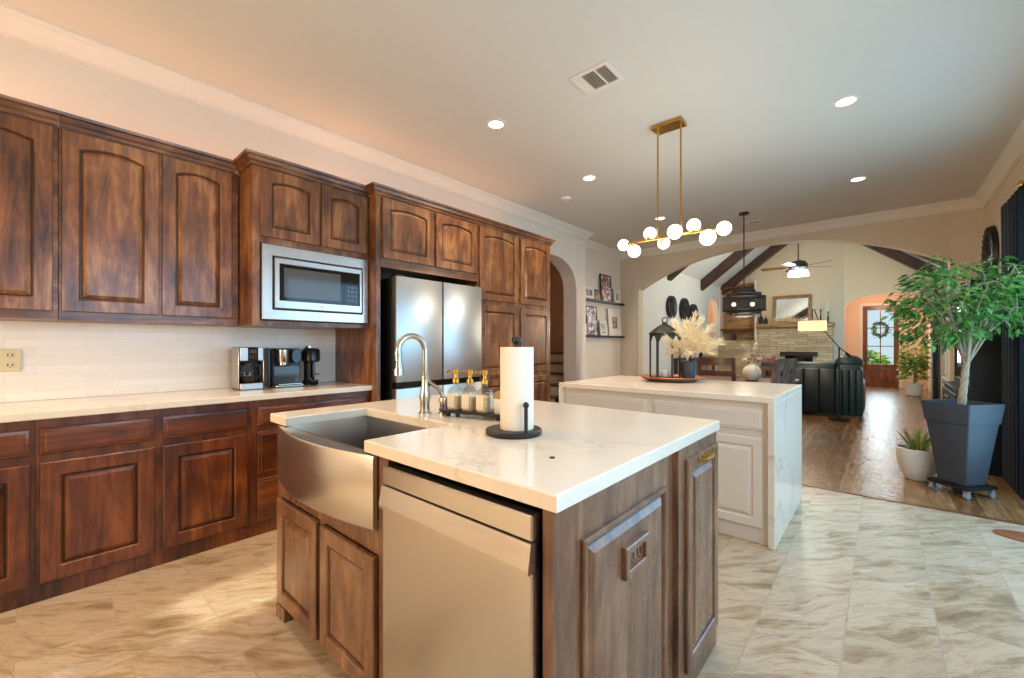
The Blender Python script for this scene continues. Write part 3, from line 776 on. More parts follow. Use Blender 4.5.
b = MB(); b.lathe([(0.045, 0), (0.04, 0.003), (0.02, 0.001)], (-1.6, 0.94, bz-0.006), 20); b.build('drain', M['nickel'], t)
# dishwasher
t = thing('dishwasher', 'stainless dishwasher with pocket handle under the island counter', 'dishwasher', (-0.88, 1.0, 0.0))
DX0, DX1, DY = -1.166, -0.572, 0.716
b = MB(); b.box(DX0+0.005, DX1-0.005, 0.752, 1.29, 0.02, 0.85); b.build('body', M['blackp'], t)
b = MB(); b.box(DX0, DX1, DY, 0.75, 0.10, 0.728, 0.004); b.build('door', M['steel_x'], t)
b = MB(); b.box(DX0, DX1, DY, 0.75, 0.798, 0.856, 0.004); b.build('control_strip', M['steel_x'], t)
b = MB(); b.ring_stack([[(x, DY-0.003, 0.796), (x, DY-0.013, 0.740), (x, DY-0.013, 0.731), (x, 0.748, 0.731), (x, 0.748, 0.796)] for x in (DX0+0.0005, DX1-0.0005)]); b.build('handle', M['steel_x'], t, smooth=False)
b = MB(); b.box(DX0+0.01, DX1-0.01, 0.79, 0.80, 0.0, 0.095); b.build('toe_plate', M['blackp'], t)
# faucet
t = thing('kitchen_faucet', 'brushed nickel gooseneck faucet with side lever', 'faucet', (-1.573, 1.185, 0.9155))
b = MB(); fx, fy = -1.573, 1.185
b.lathe([(0.029, 0.0), (0.029, 0.006), (0.024, 0.012), (0.022, 0.05), (0.026, 0.075), (0.022, 0.10), (0.016, 0.135), (0.0165, 0.165), (0.019, 0.168), (0.019, 0.176), (0.0145, 0.18)], (fx, fy, 0.9155), 20)
b.build('body', M['nickel'], t)
b = MB(); pts = [(fx, fy, 1.09)]; cz = 1.205; r = 0.066
for i in range(17):
    a = PI*i/16*1.04; pts.append((fx-0.12*r*(1-math.cos(a)), fy-r+r*math.cos(a), cz+r*math.sin(a)))
b.tube(pts, 0.0135, 14); b.build('spout', M['nickel'], t)
b = MB(); e = Vector(pts[-1]); dv = (e-Vector(pts[-2])).normalized()
b.tube([e-dv*0.002, e+dv*0.012, e+dv*0.03, e+dv*0.075, e+dv*0.098, e+dv*0.100], [0.0165, 0.0165, 0.015, 0.0205, 0.022, 0.018], 16); b.build('spray_head', M['nickel'], t)
b = MB(); b.box(e.x-0.006, e.x+0.006, e.y-0.027, e.y-0.016, e.z-0.07, e.z-0.035, 0.003); b.build('spray_button', M['black'], t)
b = MB(); hx, hy = -1.505, 1.238
b.lathe([(0.024, 0.0), (0.024, 0.006), (0.019, 0.010), (0.018, 0.045), (0.021, 0.06), (0.018, 0.075), (0.008, 0.082)], (hx, hy, 0.9155), 18)
b.tube([(hx, hy, 0.99), (hx-0.02, hy-0.012, 1.03), (hx-0.05, hy-0.035, 1.055), (hx-0.062, hy-0.046, 1.078)], [0.009, 0.009, 0.008, 0.006], 10)
b.build('lever', M['nickel'], t)
# soap tray and bottles
t = thing('soap_tray', 'black footed tray under the three glass soap bottles', 'tray', (-1.33, 1.29, 0.9155))
b = MB(); b.M = Matrix.Translation((-1.335, 1.285, 0.9155)) @ Matrix.Rotation(math.radians(12), 4, 'Z')
def rrect(hx, hy, r, n=6):
    P = []
    for cx, cy, a0 in ((hx-r, hy-r, 0), (-hx+r, hy-r, PI/2), (-hx+r, -hy+r, PI), (hx-r, -hy+r, 1.5*PI)):
        for i in range(n+1): a = a0+PI/2*i/n; P.append((cx+r*math.cos(a), cy+r*math.sin(a)))
    return P
b.ring_stack([[(x, y, z) for x, y in rrect(0.185+i, 0.062+i, 0.05)] for i, z in ((-0.004, 0.016), (0, 0.018), (0.002, 0.030), (-0.003, 0.030), (-0.006, 0.023))]); b.build('tray', M['black'], t)
for sx in (-0.13, 0.13):
    for sy in (-0.035, 0.035):
        b = MB(); b.M = Matrix.Translation((-1.335, 1.285, 0.9155)) @ Matrix.Rotation(math.radians(12), 4, 'Z'); b.lathe([(0.010, 0), (0.012, 0.016)], (sx, sy, 0), 10); b.build('foot', M['black'], t)
def bottle(x, y, label):
    t = thing('soap_bottle', label, 'bottle', (x, y, 0.939), 'glass soap bottles on the tray')
    z = 0.939; w = 0.029
    b = MB(); R = []
    for hw_, r, zz in ((w, 0.008, 0), (w, 0.008, 0.085), (w*0.8, 0.012, 0.097), (0.013, 0.0125, 0.108), (0.013, 0.0125, 0.122)): R.append([(x+p, y+q, z+zz) for p, q in rrect(hw_, hw_, min(r, hw_*0.98))])
    b.ring_stack(R); b.build('glass_body', M['amber'], t)
    b = MB(); R = []
    for hw_, zz in ((w-0.003, 0.003), (w-0.003, 0.066)): R.append([(x+p, y+q, z+zz) for p, q in rrect(hw_, hw_, 0.006)])
    b.ring_stack(R); b.build('soap', M['soap'], t)
    b = MB(); b.box(x-0.023, x+0.023, y-w-0.0012, y-w-0.0002, z+0.012, z+0.076); b.build('label', M['paper'], t)
    b = MB(); b.lathe([(0.015, 0.122), (0.015, 0.140), (0.008, 0.143), (0.008, 0.160), (0.013, 0.162), (0.014, 0.180), (0.010, 0.184)], (x, y, z), 14)
    b.tube([(x, y, z+0.172), (x-0.04, y-0.012, z+0.172), (x-0.047, y-0.014, z+0.166)], 0.0045, 8); b.build('pump', M['gold'], t)
bottle(-1.448, 1.262, 'glass soap bottle with gold pump closest to the faucet')
bottle(-1.372, 1.278, 'glass soap bottle with gold pump, middle one on the tray')
bottle(-1.296, 1.294, 'glass soap bottle with gold pump closest to the paper towels')
t = thing('brush_cup', 'white ceramic cup with a wooden scrub brush on top', 'cup', (-1.215, 1.31, 0.939))
b = MB(); b.lathe([(0.026, 0), (0.031, 0.01), (0.032, 0.07), (0.029, 0.07), (0.028, 0.01)], (-1.215, 1.31, 0.939), 18); b.build('cup', M['ceramic'], t)
b = MB(); b.sphere((-1.215, 1.31, 1.012), 0.034, 16, sc=(1, 1, 0.75)); b.build('scrub_brush', M['oak'], t)
# paper towel
px, py = -0.975, 1.135
t = thing('paper_towel_holder', 'black paper towel holder with tension arm on the white island', 'paper towel holder', (px, py, 0.9155))
b = MB(); b.lathe([(0.098, 0), (0.1, 0.003), (0.1, 0.016), (0.096, 0.019)], (px-0.010, py-0.006, 0.9155), 40); b.build('base', M['black'], t)
b = MB(); b.lathe([(0.006, 0.019), (0.006, 0.318)], (px, py, 0.9155), 10)
b.sphere((px-0.003, py, 1.246), 0.0175, 14, sc=(1, 1, 0.85)); b.build('post', M['black'], t)
b = MB(); ax, ay = -0.898, 1.092
b.tube([(ax, ay, 0.930), (ax, ay, 1.022)], 0.0065, 10); b.sphere((ax, ay, 1.028), 0.011, 12); b.build('tension_arm', M['black'], t)
b = MB(); ro, ri = 0.0585, 0.019
b.lathe([(ri, 0.0), (ro, 0.0), (ro+0.001, 0.004), (ro+0.001, 0.285), (ro, 0.288), (ri, 0.288)], (px, py, 0.935), 40, cap0=False, cap1=False)
b.lathe([(ri, 0.0), (ri, 0.288)], (px, py, 0.935), 30, cap0=False, cap1=False)
tag(b.build('paper_towel_roll', M['paper']), 'white paper towel roll standing on the black holder', 'paper towels')
# ------------------------------------------------------------------ coffee machines
def fit_to(b, x, y, ky, kz):      # width and height of an appliance about its base point
    for v in b.bm.verts: v.co.x = x+(v.co.x-x)*ky; v.co.y = y+(v.co.y-y)*ky; v.co.z = 0.9155+(v.co.z-0.9155)*kz
def coffee_maker(x, y):
    t = thing('coffee_maker', 'stainless drip coffee maker with glass carafe', 'coffee maker', (x, y, 0.9155)); KY = 0.80; KZ = 0.87
    z = 0.9155
    b = MB(); b.box(x-0.11, x+0.11, y-0.095, y+0.095, z+0.0, z+0.05, 0.006); b.box(x-0.11, x-0.02, y-0.095, y+0.095, z+0.05, z+0.33, 0.006)
    b.box(x-0.11, x+0.105, y-0.095, y+0.095, z+0.235, z+0.345, 0.008); fit_to(b, x, y, KY, KZ); b.build('housing', M['blackp'], t)
    b = MB(); b.box(x+0.106, x+0.113, y-0.09, y+0.09, z+0.004, z+0.052, 0.002); b.box(x+0.102, x+0.113, y-0.09, y-0.03, z+0.236, z+0.342, 0.002); b.box(x+0.102, x+0.113, y+0.05, y+0.09, z+0.236, z+0.342, 0.002)
    b.box(x-0.10, x+0.10, y-0.1, y-0.0955, z+0.01, z+0.34, 0.002); b.box(x-0.10, x+0.10, y+0.0955, y+0.1, z+0.01, z+0.34, 0.002); fit_to(b, x, y, KY, KZ); b.build('steel_panel', M['steel_z'], t)
    b = MB(); b.box(x+0.104, x+0.113, y-0.03, y+0.05, z+0.24, z+0.34, 0.002); fit_to(b, x, y, KY, KZ); b.build('control_panel', M['gloss'], t)
    b = MB(); b.box(x+0.113, x+0.114, y-0.015, y+0.035, z+0.295, z+0.325)
    for i in range(3):
        for j in range(2): b.box(x+0.113, x+0.1145, y-0.02+i*0.022, y-0.006+i*0.022, z+0.252+j*0.018, z+0.262+j*0.018)
    fit_to(b, x, y, KY, KZ); b.build('display', M['dkglass'], t)
    b = MB(); b.lathe([(0.05, 0.053), (0.063, 0.07), (0.066, 0.12), (0.05, 0.185), (0.043, 0.20)], (x+0.045, y-0.008, z), 22, cap1=False); fit_to(b, x, y, KY, KZ); b.build('carafe', M['glass'], t)
    b = MB(); b.lathe([(0.047, 0.198), (0.047, 0.216), (0.03, 0.22)], (x+0.045, y-0.008, z), 20)
    b.tube([(x+0.075, y+0.03, z+0.205), (x+0.085, y+0.075, z+0.19), (x+0.09, y+0.08, z+0.13), (x+0.08, y+0.052, z+0.085)], 0.008, 8); fit_to(b, x, y, KY, KZ); b.build('carafe_handle', M['blackp'], t)
    b = MB(); b.lathe([(0.046, 0.055), (0.058, 0.07), (0.06, 0.10)], (x+0.045, y-0.008, z), 20); fit_to(b, x, y, KY, KZ); b.build('coffee', M['soil'], t)
coffee_maker(-3.43, 1.018)
def pod_machine(x, y):
    t = thing('pod_coffee_machine', 'black and chrome pod coffee machine between two other coffee makers', 'coffee machine', (x, y, 0.9155)); KY = 0.80; KZ = 0.88; z = 0.9155
    b = MB(); b.box(x-0.12, x+0.02, y-0.13, y+0.13, z, z+0.33, 0.012); b.box(x-0.12, x+0.10, y-0.09, y+0.01, z+0.185, z+0.33, 0.012); fit_to(b, x, y, KY, KZ); b.build('housing', M['blackp'], t)
    b = MB(); b.box(x-0.10, x+0.01, y-0.155, y-0.131, z+0.01, z+0.335, 0.008); fit_to(b, x, y, KY, KZ); b.build('water_tank', M['dkglass'], t)
    b = MB(); b.box(x+0.02, x+0.03, y-0.11, y+0.12, z+0.03, z+0.175, 0.002); fit_to(b, x, y, KY, KZ); b.build('back_plate', M['dkglass'], t)
    b = MB(); b.box(x-0.11, x+0.12, y-0.12, y+0.13, z, z+0.022, 0.008); b.box(x+0.03, x+0.115, y-0.10, y+0.11, z+0.022, z+0.028); fit_to(b, x, y, KY, KZ); b.build('drip_tray', M['nickel'], t)
    b = MB(); b.lathe([(0.048, 0.21), (0.05, 0.215), (0.05, 0.318), (0.044, 0.325)], (x+0.075, y-0.045, z), 24); b.lathe([(0.03, 0.18), (0.042, 0.19), (0.042, 0.21)], (x+0.075, y-0.045, z), 20); fit_to(b, x, y, KY, KZ); b.build('brew_head', M['nickel'], t)
    b = MB(); b.M = Matrix.Translation((x+0.02, y+0.075, z+0.265)) @ Matrix.Rotation(PI/2, 4, 'Y'); b.lathe([(0.062, 0), (0.062, 0.05), (0.055, 0.058)], seg=28, sx=1.1, sy=0.72); fit_to(b, x, y, KY, KZ); b.build('control_dial', M['dkglass'], t)
    b = MB(); b.M = Matrix.Translation((x+0.077, y+0.075, z+0.265)) @ Matrix.Rotation(PI/2, 4, 'Y'); b.lathe([(0.050, 0), (0.050, 0.004)], seg=28, sx=1.1, sy=0.72); fit_to(b, x, y, KY, KZ); b.build('dial_face', M['gloss'], t)
pod_machine(-3.44, 1.275)
def espresso(x, y):
    t = thing('espresso_machine', 'slim black capsule coffee machine closest to the refrigerator', 'coffee machine', (x, y, 0.9155)); KY = 0.80; KZ = 0.90; z = 0.9155
    b = MB(); b.lathe([(0.062, 0.0), (0.064, 0.01), (0.064, 0.03), (0.05, 0.035), (0.05, 0.20), (0.062, 0.21)], (x-0.03, y, z), 22); fit_to(b, x, y, KY, KZ); b.build('body', M['blackp'], t)
    b = MB(); b.lathe([(0.07, 0.20), (0.082, 0.215), (0.082, 0.30), (0.07, 0.318), (0.03, 0.325)], (x+0.01, y, z), 26, sx=1.15); fit_to(b, x, y, KY, KZ); b.build('head', M['blackp'], t)
    b = MB(); b.box(x+0.04, x+0.085, y-0.012, y+0.012, z+0.06, z+0.205, 0.004); b.lathe([(0.035, 0.0), (0.042, 0.01), (0.042, 0.045)], (x+0.075, y, z), 18); fit_to(b, x, y, KY, KZ); b.build('cup_stand', M['gloss'], t)
    b = MB(); b.tube([(x+0.05, y+0.01, z+0.09), (x+0.085, y+0.05, z+0.095)], 0.008, 8); fit_to(b, x, y, KY, KZ); b.build('lever', M['copper'], t)
    b = MB(); b.tube([(x-0.05, y-0.03, z+0.32), (x-0.02, y-0.03, z+0.338), (x+0.05, y-0.03, z+0.335)], 0.012, 8); fit_to(b, x, y, KY, KZ); b.build('lid_handle', M['nickel'], t)
espresso(-3.45, 1.47)
t = thing('wall_outlet', 'almond duplex outlet on the pale tile backsplash', 'outlet', (WX+0.012, -0.085, 1.145))
b = MB(); b.box(WX+0.0122, WX+0.018, -0.125, -0.045, 1.083, 1.207, 0.003); b.build('cover_plate', M['outlet'], t)
b = MB()
for z in (1.118, 1.172): b.box(WX+0.018, WX+0.0195, -0.101, -0.069, z-0.018, z+0.018, 0.001)
b.build('receptacle', M['outlet'], t)
b = MB()
for z in (1.118, 1.172):
    b.box(WX+0.0195, WX+0.0202, -0.095, -0.091, z-0.004, z+0.010); b.box(WX+0.0195, WX+0.0202, -0.079, -0.075, z-0.004, z+0.010); b.box(WX+0.0195, WX+0.0202, -0.087, -0.083, z-0.013, z-0.008)
b.build('slot', M['black'], t)

# ------------------------------------------------------------------ white waterfall island
VX0, VX1, VY0, VY1 = -2.052, -0.482, 2.928, 4.05
b = MB()
b.box(VX0, VX1, VY0, VY1, 0.877, 0.915, 0.003); b.box(VX0, VX0+0.038, VY0, VY1, 0, 0.8769, 0.003); b.box(VX1-0.038, VX1, VY0, VY1, 0, 0.8769, 0.003)
tag(b.build('waterfall_countertop', M['quartz']), 'pale quartz waterfall countertop wrapping the ivory island', 'countertop')
t = thing('storage_island', 'ivory painted island cabinet under the waterfall countertop', 'island', (-1.27, 3.5, 0))
WF = VY0+0.045
b = MB(); b.box(VX0+0.0395, VX1-0.0395, WF, VY1-0.25, 0.0, 0.876, 0.001); b.build('body', M['ivory'], t)
for a, c in ((-1.985, -1.292), (-1.245, -0.553)): slab_drawer(PS(WF), a, c, 0.700, 0.832).build('drawer', M['ivory'], t, angle=20)
for a, c in ((-1.985, -1.640), (-1.625, -1.292), (-1.245, -0.905), (-0.890, -0.553)): raised_door(PS(WF), a, c, 0.10, 0.655, fw=0.05).build('door', [M['ivory'], M['ivory']], t, angle=20)
# tray, lantern, pot with pampas
trx, try_ = -1.40, 3.72
b = MB(); b.lathe([(0.16, 0.0), (0.20, 0.004), (0.262, 0.034), (0.272, 0.038), (0.268, 0.042), (0.20, 0.014), (0.02, 0.010)], (trx, try_, 0.9155), 44)
tag(b.build('copper_tray', M['copper']), 'round copper tray under the lantern and pampas pot', 'tray')
lx, ly, lz = -1.472, 3.76, 0.9275
t = thing('lantern', 'tall black metal lantern with pointed roof on the copper tray', 'lantern', (lx, ly, lz))
HX = [(lx+0.125*math.cos(PI/3*k+0.35), ly+0.125*math.sin(PI/3*k+0.35)) for k in range(6)]
b = MB(); b.prism([(lx+(x-lx)*1.04, ly+(y-ly)*1.04) for x, y in HX], lz, lz+0.02); b.build('base', M['black'], t)
b = MB()
for k in range(6):
    x, y = HX[k]; b.tube([(x, y, lz+0.02), (x, y, lz+0.402)], 0.0085, 6)
b.build('post', M['black'], t)
b = MB()
for k in range(6):   # arched spandrels between the posts
    A, B = Vector((*HX[k], 0)), Vector((*HX[(k+1) % 6], 0))
    nrm = Vector((A.y-B.y, B.x-A.x, 0)).normalized()*0.004
    n_ = 10
    for i in range(n_):
        s0, s1 = i/n_, (i+1)/n_
        z0, z1 = [lz+0.402-0.085*(abs(2*s-1)**2.5)-0.012 for s in (s0, s1)]
        p0, p1 = A.lerp(B, s0), A.lerp(B, s1)
        q = []
        for sg in (1, -1): q.append([(p0+nrm*sg)+Vector((0, 0, z0)), (p1+nrm*sg)+Vector((0, 0, z1)), (p1+nrm*sg)+Vector((0, 0, lz+0.405)), (p0+nrm*sg)+Vector((0, 0, lz+0.405))])
        b.ring_stack(q)
b.build('arched_panel', M['black'], t, smooth=False)
b = MB()
rp = lambda sc, z: [(lx+(x-lx)*sc, ly+(y-ly)*sc, z) for x, y in HX]
b.ring_stack([rp(1.08, lz+0.402), rp(1.10, lz+0.412), rp(0.98, lz+0.424), rp(0.55, lz+0.468), rp(0.20, lz+0.492), rp(0.18, lz+0.505), rp(0.03, lz+0.509)]); b.build('roof', M['black'], t, smooth=False)
b = MB(); b.tube([(lx+0.024*math.cos(a), ly, lz+0.528+0.024*math.sin(a)) for a in [2*PI*i/18 for i in range(19)]], 0.005, 6); b.build('ring', M['black'], t)
b = MB(); b.lathe([(0.036, 0.0), (0.037, 0.002), (0.037, 0.05), (0.030, 0.052)], (lx, ly, lz+0.0205), 20)
tag(b.build('pillar_candle', M['ceramic']), 'short cream candle inside the black lantern', 'candle')
def blade(b, base, tip, w, droop=0.0, n=4, mi=None):
    base, tip = Vector(base), Vector(tip); d = tip-base
    side = d.cross(Vector((0, 0, 1))); side = side.normalized() if side.length > 1e-5 else Vector((1, 0, 0))
    side = Matrix.Rotation(rnd.uniform(-1.2, 1.2), 3, d.normalized()) @ side
    L, R_ = [], []
    for i in range(n+1):
        s = i/n; p = base+d*s-Vector((0, 0, droop*s*s)); ww = w*math.sin(PI*min(1, 0.12+0.86*s))
        L.append(b.v(p-side*ww)); R_.append(b.v(p+side*ww))
    for i in range(n): b.f([L[i], R_[i], R_[i+1], L[i+1]], mi)
def plume_arrangement(root, c, r, h, n, mat, lean=0.6):
    b = MB(); st_ = MB(); c = Vector(c)
    for i in range(n):
        a = rnd.uniform(0, 2*PI); e = rnd.uniform(0.15, 1.0); l = h*rnd.uniform(0.6, 1.0)*(1-0.42*e)
        d = Vector((math.cos(a)*e*lean, math.sin(a)*e*lean, 1-0.55*e)).normalized()
        l *= 0.5 if d.x < -0.3 else 1.0
        p0 = c+d*0.02; p1 = c+d*l*0.55; p2 = c+d*l-Vector((0, 0, 0.12*e*l)) + Vector((math.cos(a), math.sin(a), 0))*0.06*l
        st_.tube([c-Vector((0, 0, 0.04)), p0, p1], 0.0015, 5)
        ax = (p2-p1)
        for k in range(46):
            s = rnd.random(); p = p1.lerp(p2, s)-Vector((0, 0, 0.02*s)); rr = r*(0.35+0.75*math.sin(PI*min(1, s*0.8+0.12)))
            q = Vector((rnd.gauss(0, 1), rnd.gauss(0, 1), rnd.gauss(0, 1))).normalized()
            blade(b, p, p+(q*0.6+ax.normalized()*0.9)*rr, 0.0035, 0.01, 2)
    st_.build('stem', mat, root); b.build('plume', mat, root)
pxx, pyy = -1.282, 3.80
t = thing('pampas_pot', 'dark pot of cream pampas grass beside the lantern', 'potted plant', (pxx, pyy, 0.9275))
b = MB(); b.lathe([(0.052, 0.0), (0.056, 0.004), (0.062, 0.14), (0.062, 0.155), (0.054, 0.158), (0.052, 0.15)], (pxx, pyy, 0.9275), 28); b.build('pot', M['slate'], t)
plume_arrangement(t, (pxx-0.005, pyy, 1.13), 0.075, 0.47, 64, M['pampas'], 1.0)

# ------------------------------------------------------------------ globe chandelier
cx0, cy0 = -1.315, 3.455
t = thing('globe_chandelier', 'brass bar chandelier with eight lit opal globes', 'chandelier', (cx0, cy0, 2.03))
b = MB(); b.box(-1.445, -1.20, 3.385, 3.53, CH-0.03, CH-0.0005, 0.003); b.build('ceiling_plate', M['brass'], t)
for x in (-1.412, -1.222):
    b = MB(); b.tube([(x, cy0, CH-0.03), (x, cy0, 2.125)], 0.0075, 10); b.build('rod', M['brass'], t)
b = MB(); b.box(-1.672, -0.955, cy0-0.009, cy0+0.009, 2.114, 2.132, 0.002); b.build('bar', M['brass'], t)
GL = [(-1.722, 0.0, 2.117, .055), (-1.612, -0.02, 2.044, .060), (-1.493, 0.03, 2.186, .058), (-1.395, 0.085, 2.098, .055), (-1.238, -0.088, 2.131, .064), (-1.128, 0.02, 2.184, .058), (-1.004, -0.045, 2.055, .066), (-0.90, 0.0, 2.115, .059)]
for x, dy, z, r in GL:
    r *= 0.9
    g = MB(); g.sphere((x, cy0+dy, z), r, 24); go = g.build('globe', M['globe'], t)
    s = MB(); dv = Vector((0, cy0+dy, z))-Vector((0, cy0, 2.123)); dv.x = 0
    if dv.length < 0.02: dv = Vector((-1 if x < cx0 else 1, 0, 0)); p0 = Vector((x, cy0, 2.12))-dv*(r+0.02)
    else: dv.normalize(); p0 = Vector((x, cy0, 2.123))
    s.tube([p0, Vector((x, cy0+dy, z))-dv*(r+0.004), Vector((x, cy0+dy, z))-dv*(r-0.012)], [0.008, 0.017, 0.021], 12); s.build('socket', M['brass'], go)
for x in (-1.55, -1.1): light('chandelier_glow', 'POINT', (x, cy0, 1.93), 10.5, (1, 0.88, 0.72), 0.12)

# ------------------------------------------------------------------ ceiling fixtures
def downlight(x, y, label, col=NEUT, p=15, r=0.075):
    t = thing('ceiling_downlight', label, 'downlight', (x, y, CH), 'recessed kitchen downlights')
    b = MB(); b.lathe([(r*0.8, -0.002), (r*0.8, -0.006), (r*1.12, -0.005), (r*1.16, 0.0)], (x, y, CH-0.0005), 28, cap0=False, cap1=False); b.build('trim_ring', M['white'], t)
    b = MB(); b.lathe([(r*0.8, -0.0035), (0.001, -0.0035)], (x, y, CH-0.0005), 24, cap0=False); b.build('lens', M['can'], t)
    light('downlight_beam', 'SPOT', (x, y, CH-0.02), p, col, 0.06, spot=math.radians(135), blend=0.9, target=(x, y, 0))
downlight(-2.387, 2.514, 'lit downlight over the aisle facing the refrigerator', WARM, 112)
downlight(-2.392, 3.99, 'lit downlight next to the smoke detector', WARM, 112)
downlight(-2.388, 5.93, 'small lit downlight seen beside a chandelier rod', WARM, 112)
downlight(-0.203, 4.0, 'largest lit downlight, over the open walkway', NEUT, 32)
downlight(-0.199, 5.96, 'lit downlight near the arch wall, above the potted tree side', NEUT, 66)
downlight(-2.387, 0.5, 'added out-of-view downlight over the sink aisle in front of the hanging cabinets', WARM, 126)  # unseen lamp added to light the cabinet side
downlight(-0.203, 2.5, 'added out-of-view downlight over the walkway beside the dark island', NEUT, 28)  # unseen lamp added to brighten the ivory island front
downlight(-0.203, 0.6, 'added out-of-view downlight over the near end of the walkway', NEUT, 28)  # unseen lamp added to brighten the end panel and floor
light('rear_warm_spot', 'SPOT', (-2.0, -1.3, CH-0.02), 140, WARM, 0.1, spot=math.radians(150), blend=0.9, target=(-2.0, -1.3, 0))  # warm spot behind the camera, with no fixture modelled
t = thing('smoke_detector', 'round white smoke detector on the ceiling', 'smoke detector', (-2.936, 4.35, CH-0.03))
b = MB(); b.lathe([(0.045, -0.032), (0.058, -0.028), (0.068, -0.010), (0.070, -0.0006)], (-2.936, 4.35, CH), 26); b.build('housing', M['white'], t)
b = MB(); b.lathe([(0.012, -0.036), (0.014, -0.0325)], (-2.936, 4.35, CH), 12); b.build('button', M['outlet'], t)
def vent(x0, x1, y0, y1, label, n=13):
    t = thing('ceiling_vent', label, 'vent', ((x0+x1)/2, (y0+y1)/2, CH-0.012))
    b = MB(); P = lambda u, v, w: (u, v, CH-0.0005-w)
    frame_ring(b, P, (x0, x1, y0, y1), (x0+0.03, x1-0.03, y0+0.03, y1-0.03), 0, 0.002, 0.010); b.build('frame', M['white'], t, angle=25)
    b = MB(); b.box(x0+0.03, x1-0.03, y0+0.03, y1-0.03, CH-0.003, CH-0.001); b.build('duct_backing', M['duct'], t)
    b = MB(); k0 = x0+0.085
    for i in range(n):
        x = k0+(x1-0.03-k0)*(i+0.5)/n
        b.ring_stack([[(x-0.004, y, CH-0.003), (x+0.003, y, CH-0.010), (x+0.0045, y, CH-0.010), (x-0.0025, y, CH-0.003)] for y in (y0+0.03, y1-0.03)])
    b.build('louver', M['ivory'], t, smooth=False)
    b = MB(); b.box(x0+0.03, x0+0.082, y0+0.03, y1-0.03, CH-0.009, CH-0.003); b.box(x1-0.115, x1-0.103, y0+0.03, y1-0.03, CH-0.0105, CH-0.003); b.build('damper_bar', M['white'], t)
vent(-1.61, -1.318, 2.412, 2.66, 'square white ceiling vent near the chandelier')
vent(-1.56, -1.32, 6.95, 7.09, 'small ceiling vent behind the black pendant cord', 7)

# ------------------------------------------------------------------ picture ledges and frames (on X = -3.90)
PWX = -3.90
for z, lab in ((2.028, 'upper black picture ledge on the side wall'), (1.392, 'lower black picture ledge on the side wall')):
    b = MB(); b.box(PWX+0.001, PWX+0.085, 6.05, 7.70, z-0.02, z, 0.002); b.box(PWX+0.075, PWX+0.085, 6.05, 7.70, z, z+0.018, 0.002)
    tag(b.build('picture_ledge', M['black']), lab, 'shelf', 'picture ledges')
def frame(y0, y1, z0, h, fmat, mat_w, pic, label, xoff=0.0, fwid=0.022):
    y0 -= 0.04; y1 -= 0.04
    t = thing('framed_photo', label, 'framed photo', (PWX+0.04, (y0+y1)/2, z0), 'photos on the ledges')
    tilt = 0.07
    b0 = PWX+0.062+xoff
    P = lambda u, v, w: (b0+w-tilt*(v-z0), u, v)
    b = MB(); frame_ring(b, P, (y0, y1, z0+0.0005, z0+h), (y0+fwid, y1-fwid, z0+fwid, z0+h-fwid), -0.006, 0.0, 0.010); b.build('frame', fmat, t, angle=25)
    m_ = MB(); m_.poly([P(y0+fwid, z0+fwid, 0.001), P(y1-fwid, z0+fwid, 0.001), P(y1-fwid, z0+h-fwid, 0.001), P(y0+fwid, z0+h-fwid, 0.001)])
    a = fwid+mat_w
    if mat_w: m_.build('mount', M['white'], t)
    p = MB()
    p.ring_stack([[P(u, v, w) for u, v in ((y0+a, z0+a), (y1-a, z0+a), (y1-a, z0+h-a), (y0+a, z0+h-a))] for w in (-0.004, 0.0025)]); p.build('picture', pic, t, smooth=False)
pA = photo('picture_print_a', '#1d1d20', '#5f5550', '#d6ccc4', 1); pB = photo('picture_print_b', '#2a1d18', '#8a6048', '#c89a80', 2)
pC = photo('picture_print_c', '#231a20', '#9c5a50', '#d8d4e0', 3); pD = photo('picture_print_d', '#20242c', '#68707c', '#e6e6e6', 4)
pE = photo('picture_print_e', '#2a2c36', '#807880', '#e8e0e4', 5); pF = photo('picture_print_f', '#3a4048', '#9ab0b0', '#eef2f2', 6)
frame(6.29, 6.62, 2.0285, 0.245, M['white'], 0.045, pA, 'white framed grey photo at the near end of the upper ledge')
frame(6.645, 6.85, 2.0285, 0.20, M['chair'], 0.0, pB, 'small brown framed photo on the upper ledge')
frame(6.87, 7.27, 2.0285, 0.51, M['black'], 0.0, pC, 'tallest black framed photo on the upper ledge')
frame(7.36, 7.62, 2.0285, 0.27, M['white'], 0.05, pD, 'white framed dark photo at the far end of the upper ledge')
frame(6.37, 6.75, 1.3925, 0.53, M['black'], 0.0, pE, 'large black framed photo of a couple on the lower ledge')
frame(6.24, 6.37, 1.3925, 0.21, M['white'], 0.02, pD, 'tiny white framed photo at the near end of the lower ledge', fwid=0.012)
frame(6.83, 7.10, 1.3925, 0.29, M['white'], 0.03, pF, 'small white framed photo in the middle of the lower ledge')
frame(7.16, 7.66, 1.3925, 0.53, M['white'], 0.13, pA, 'large white framed print with wide mount on the lower ledge')

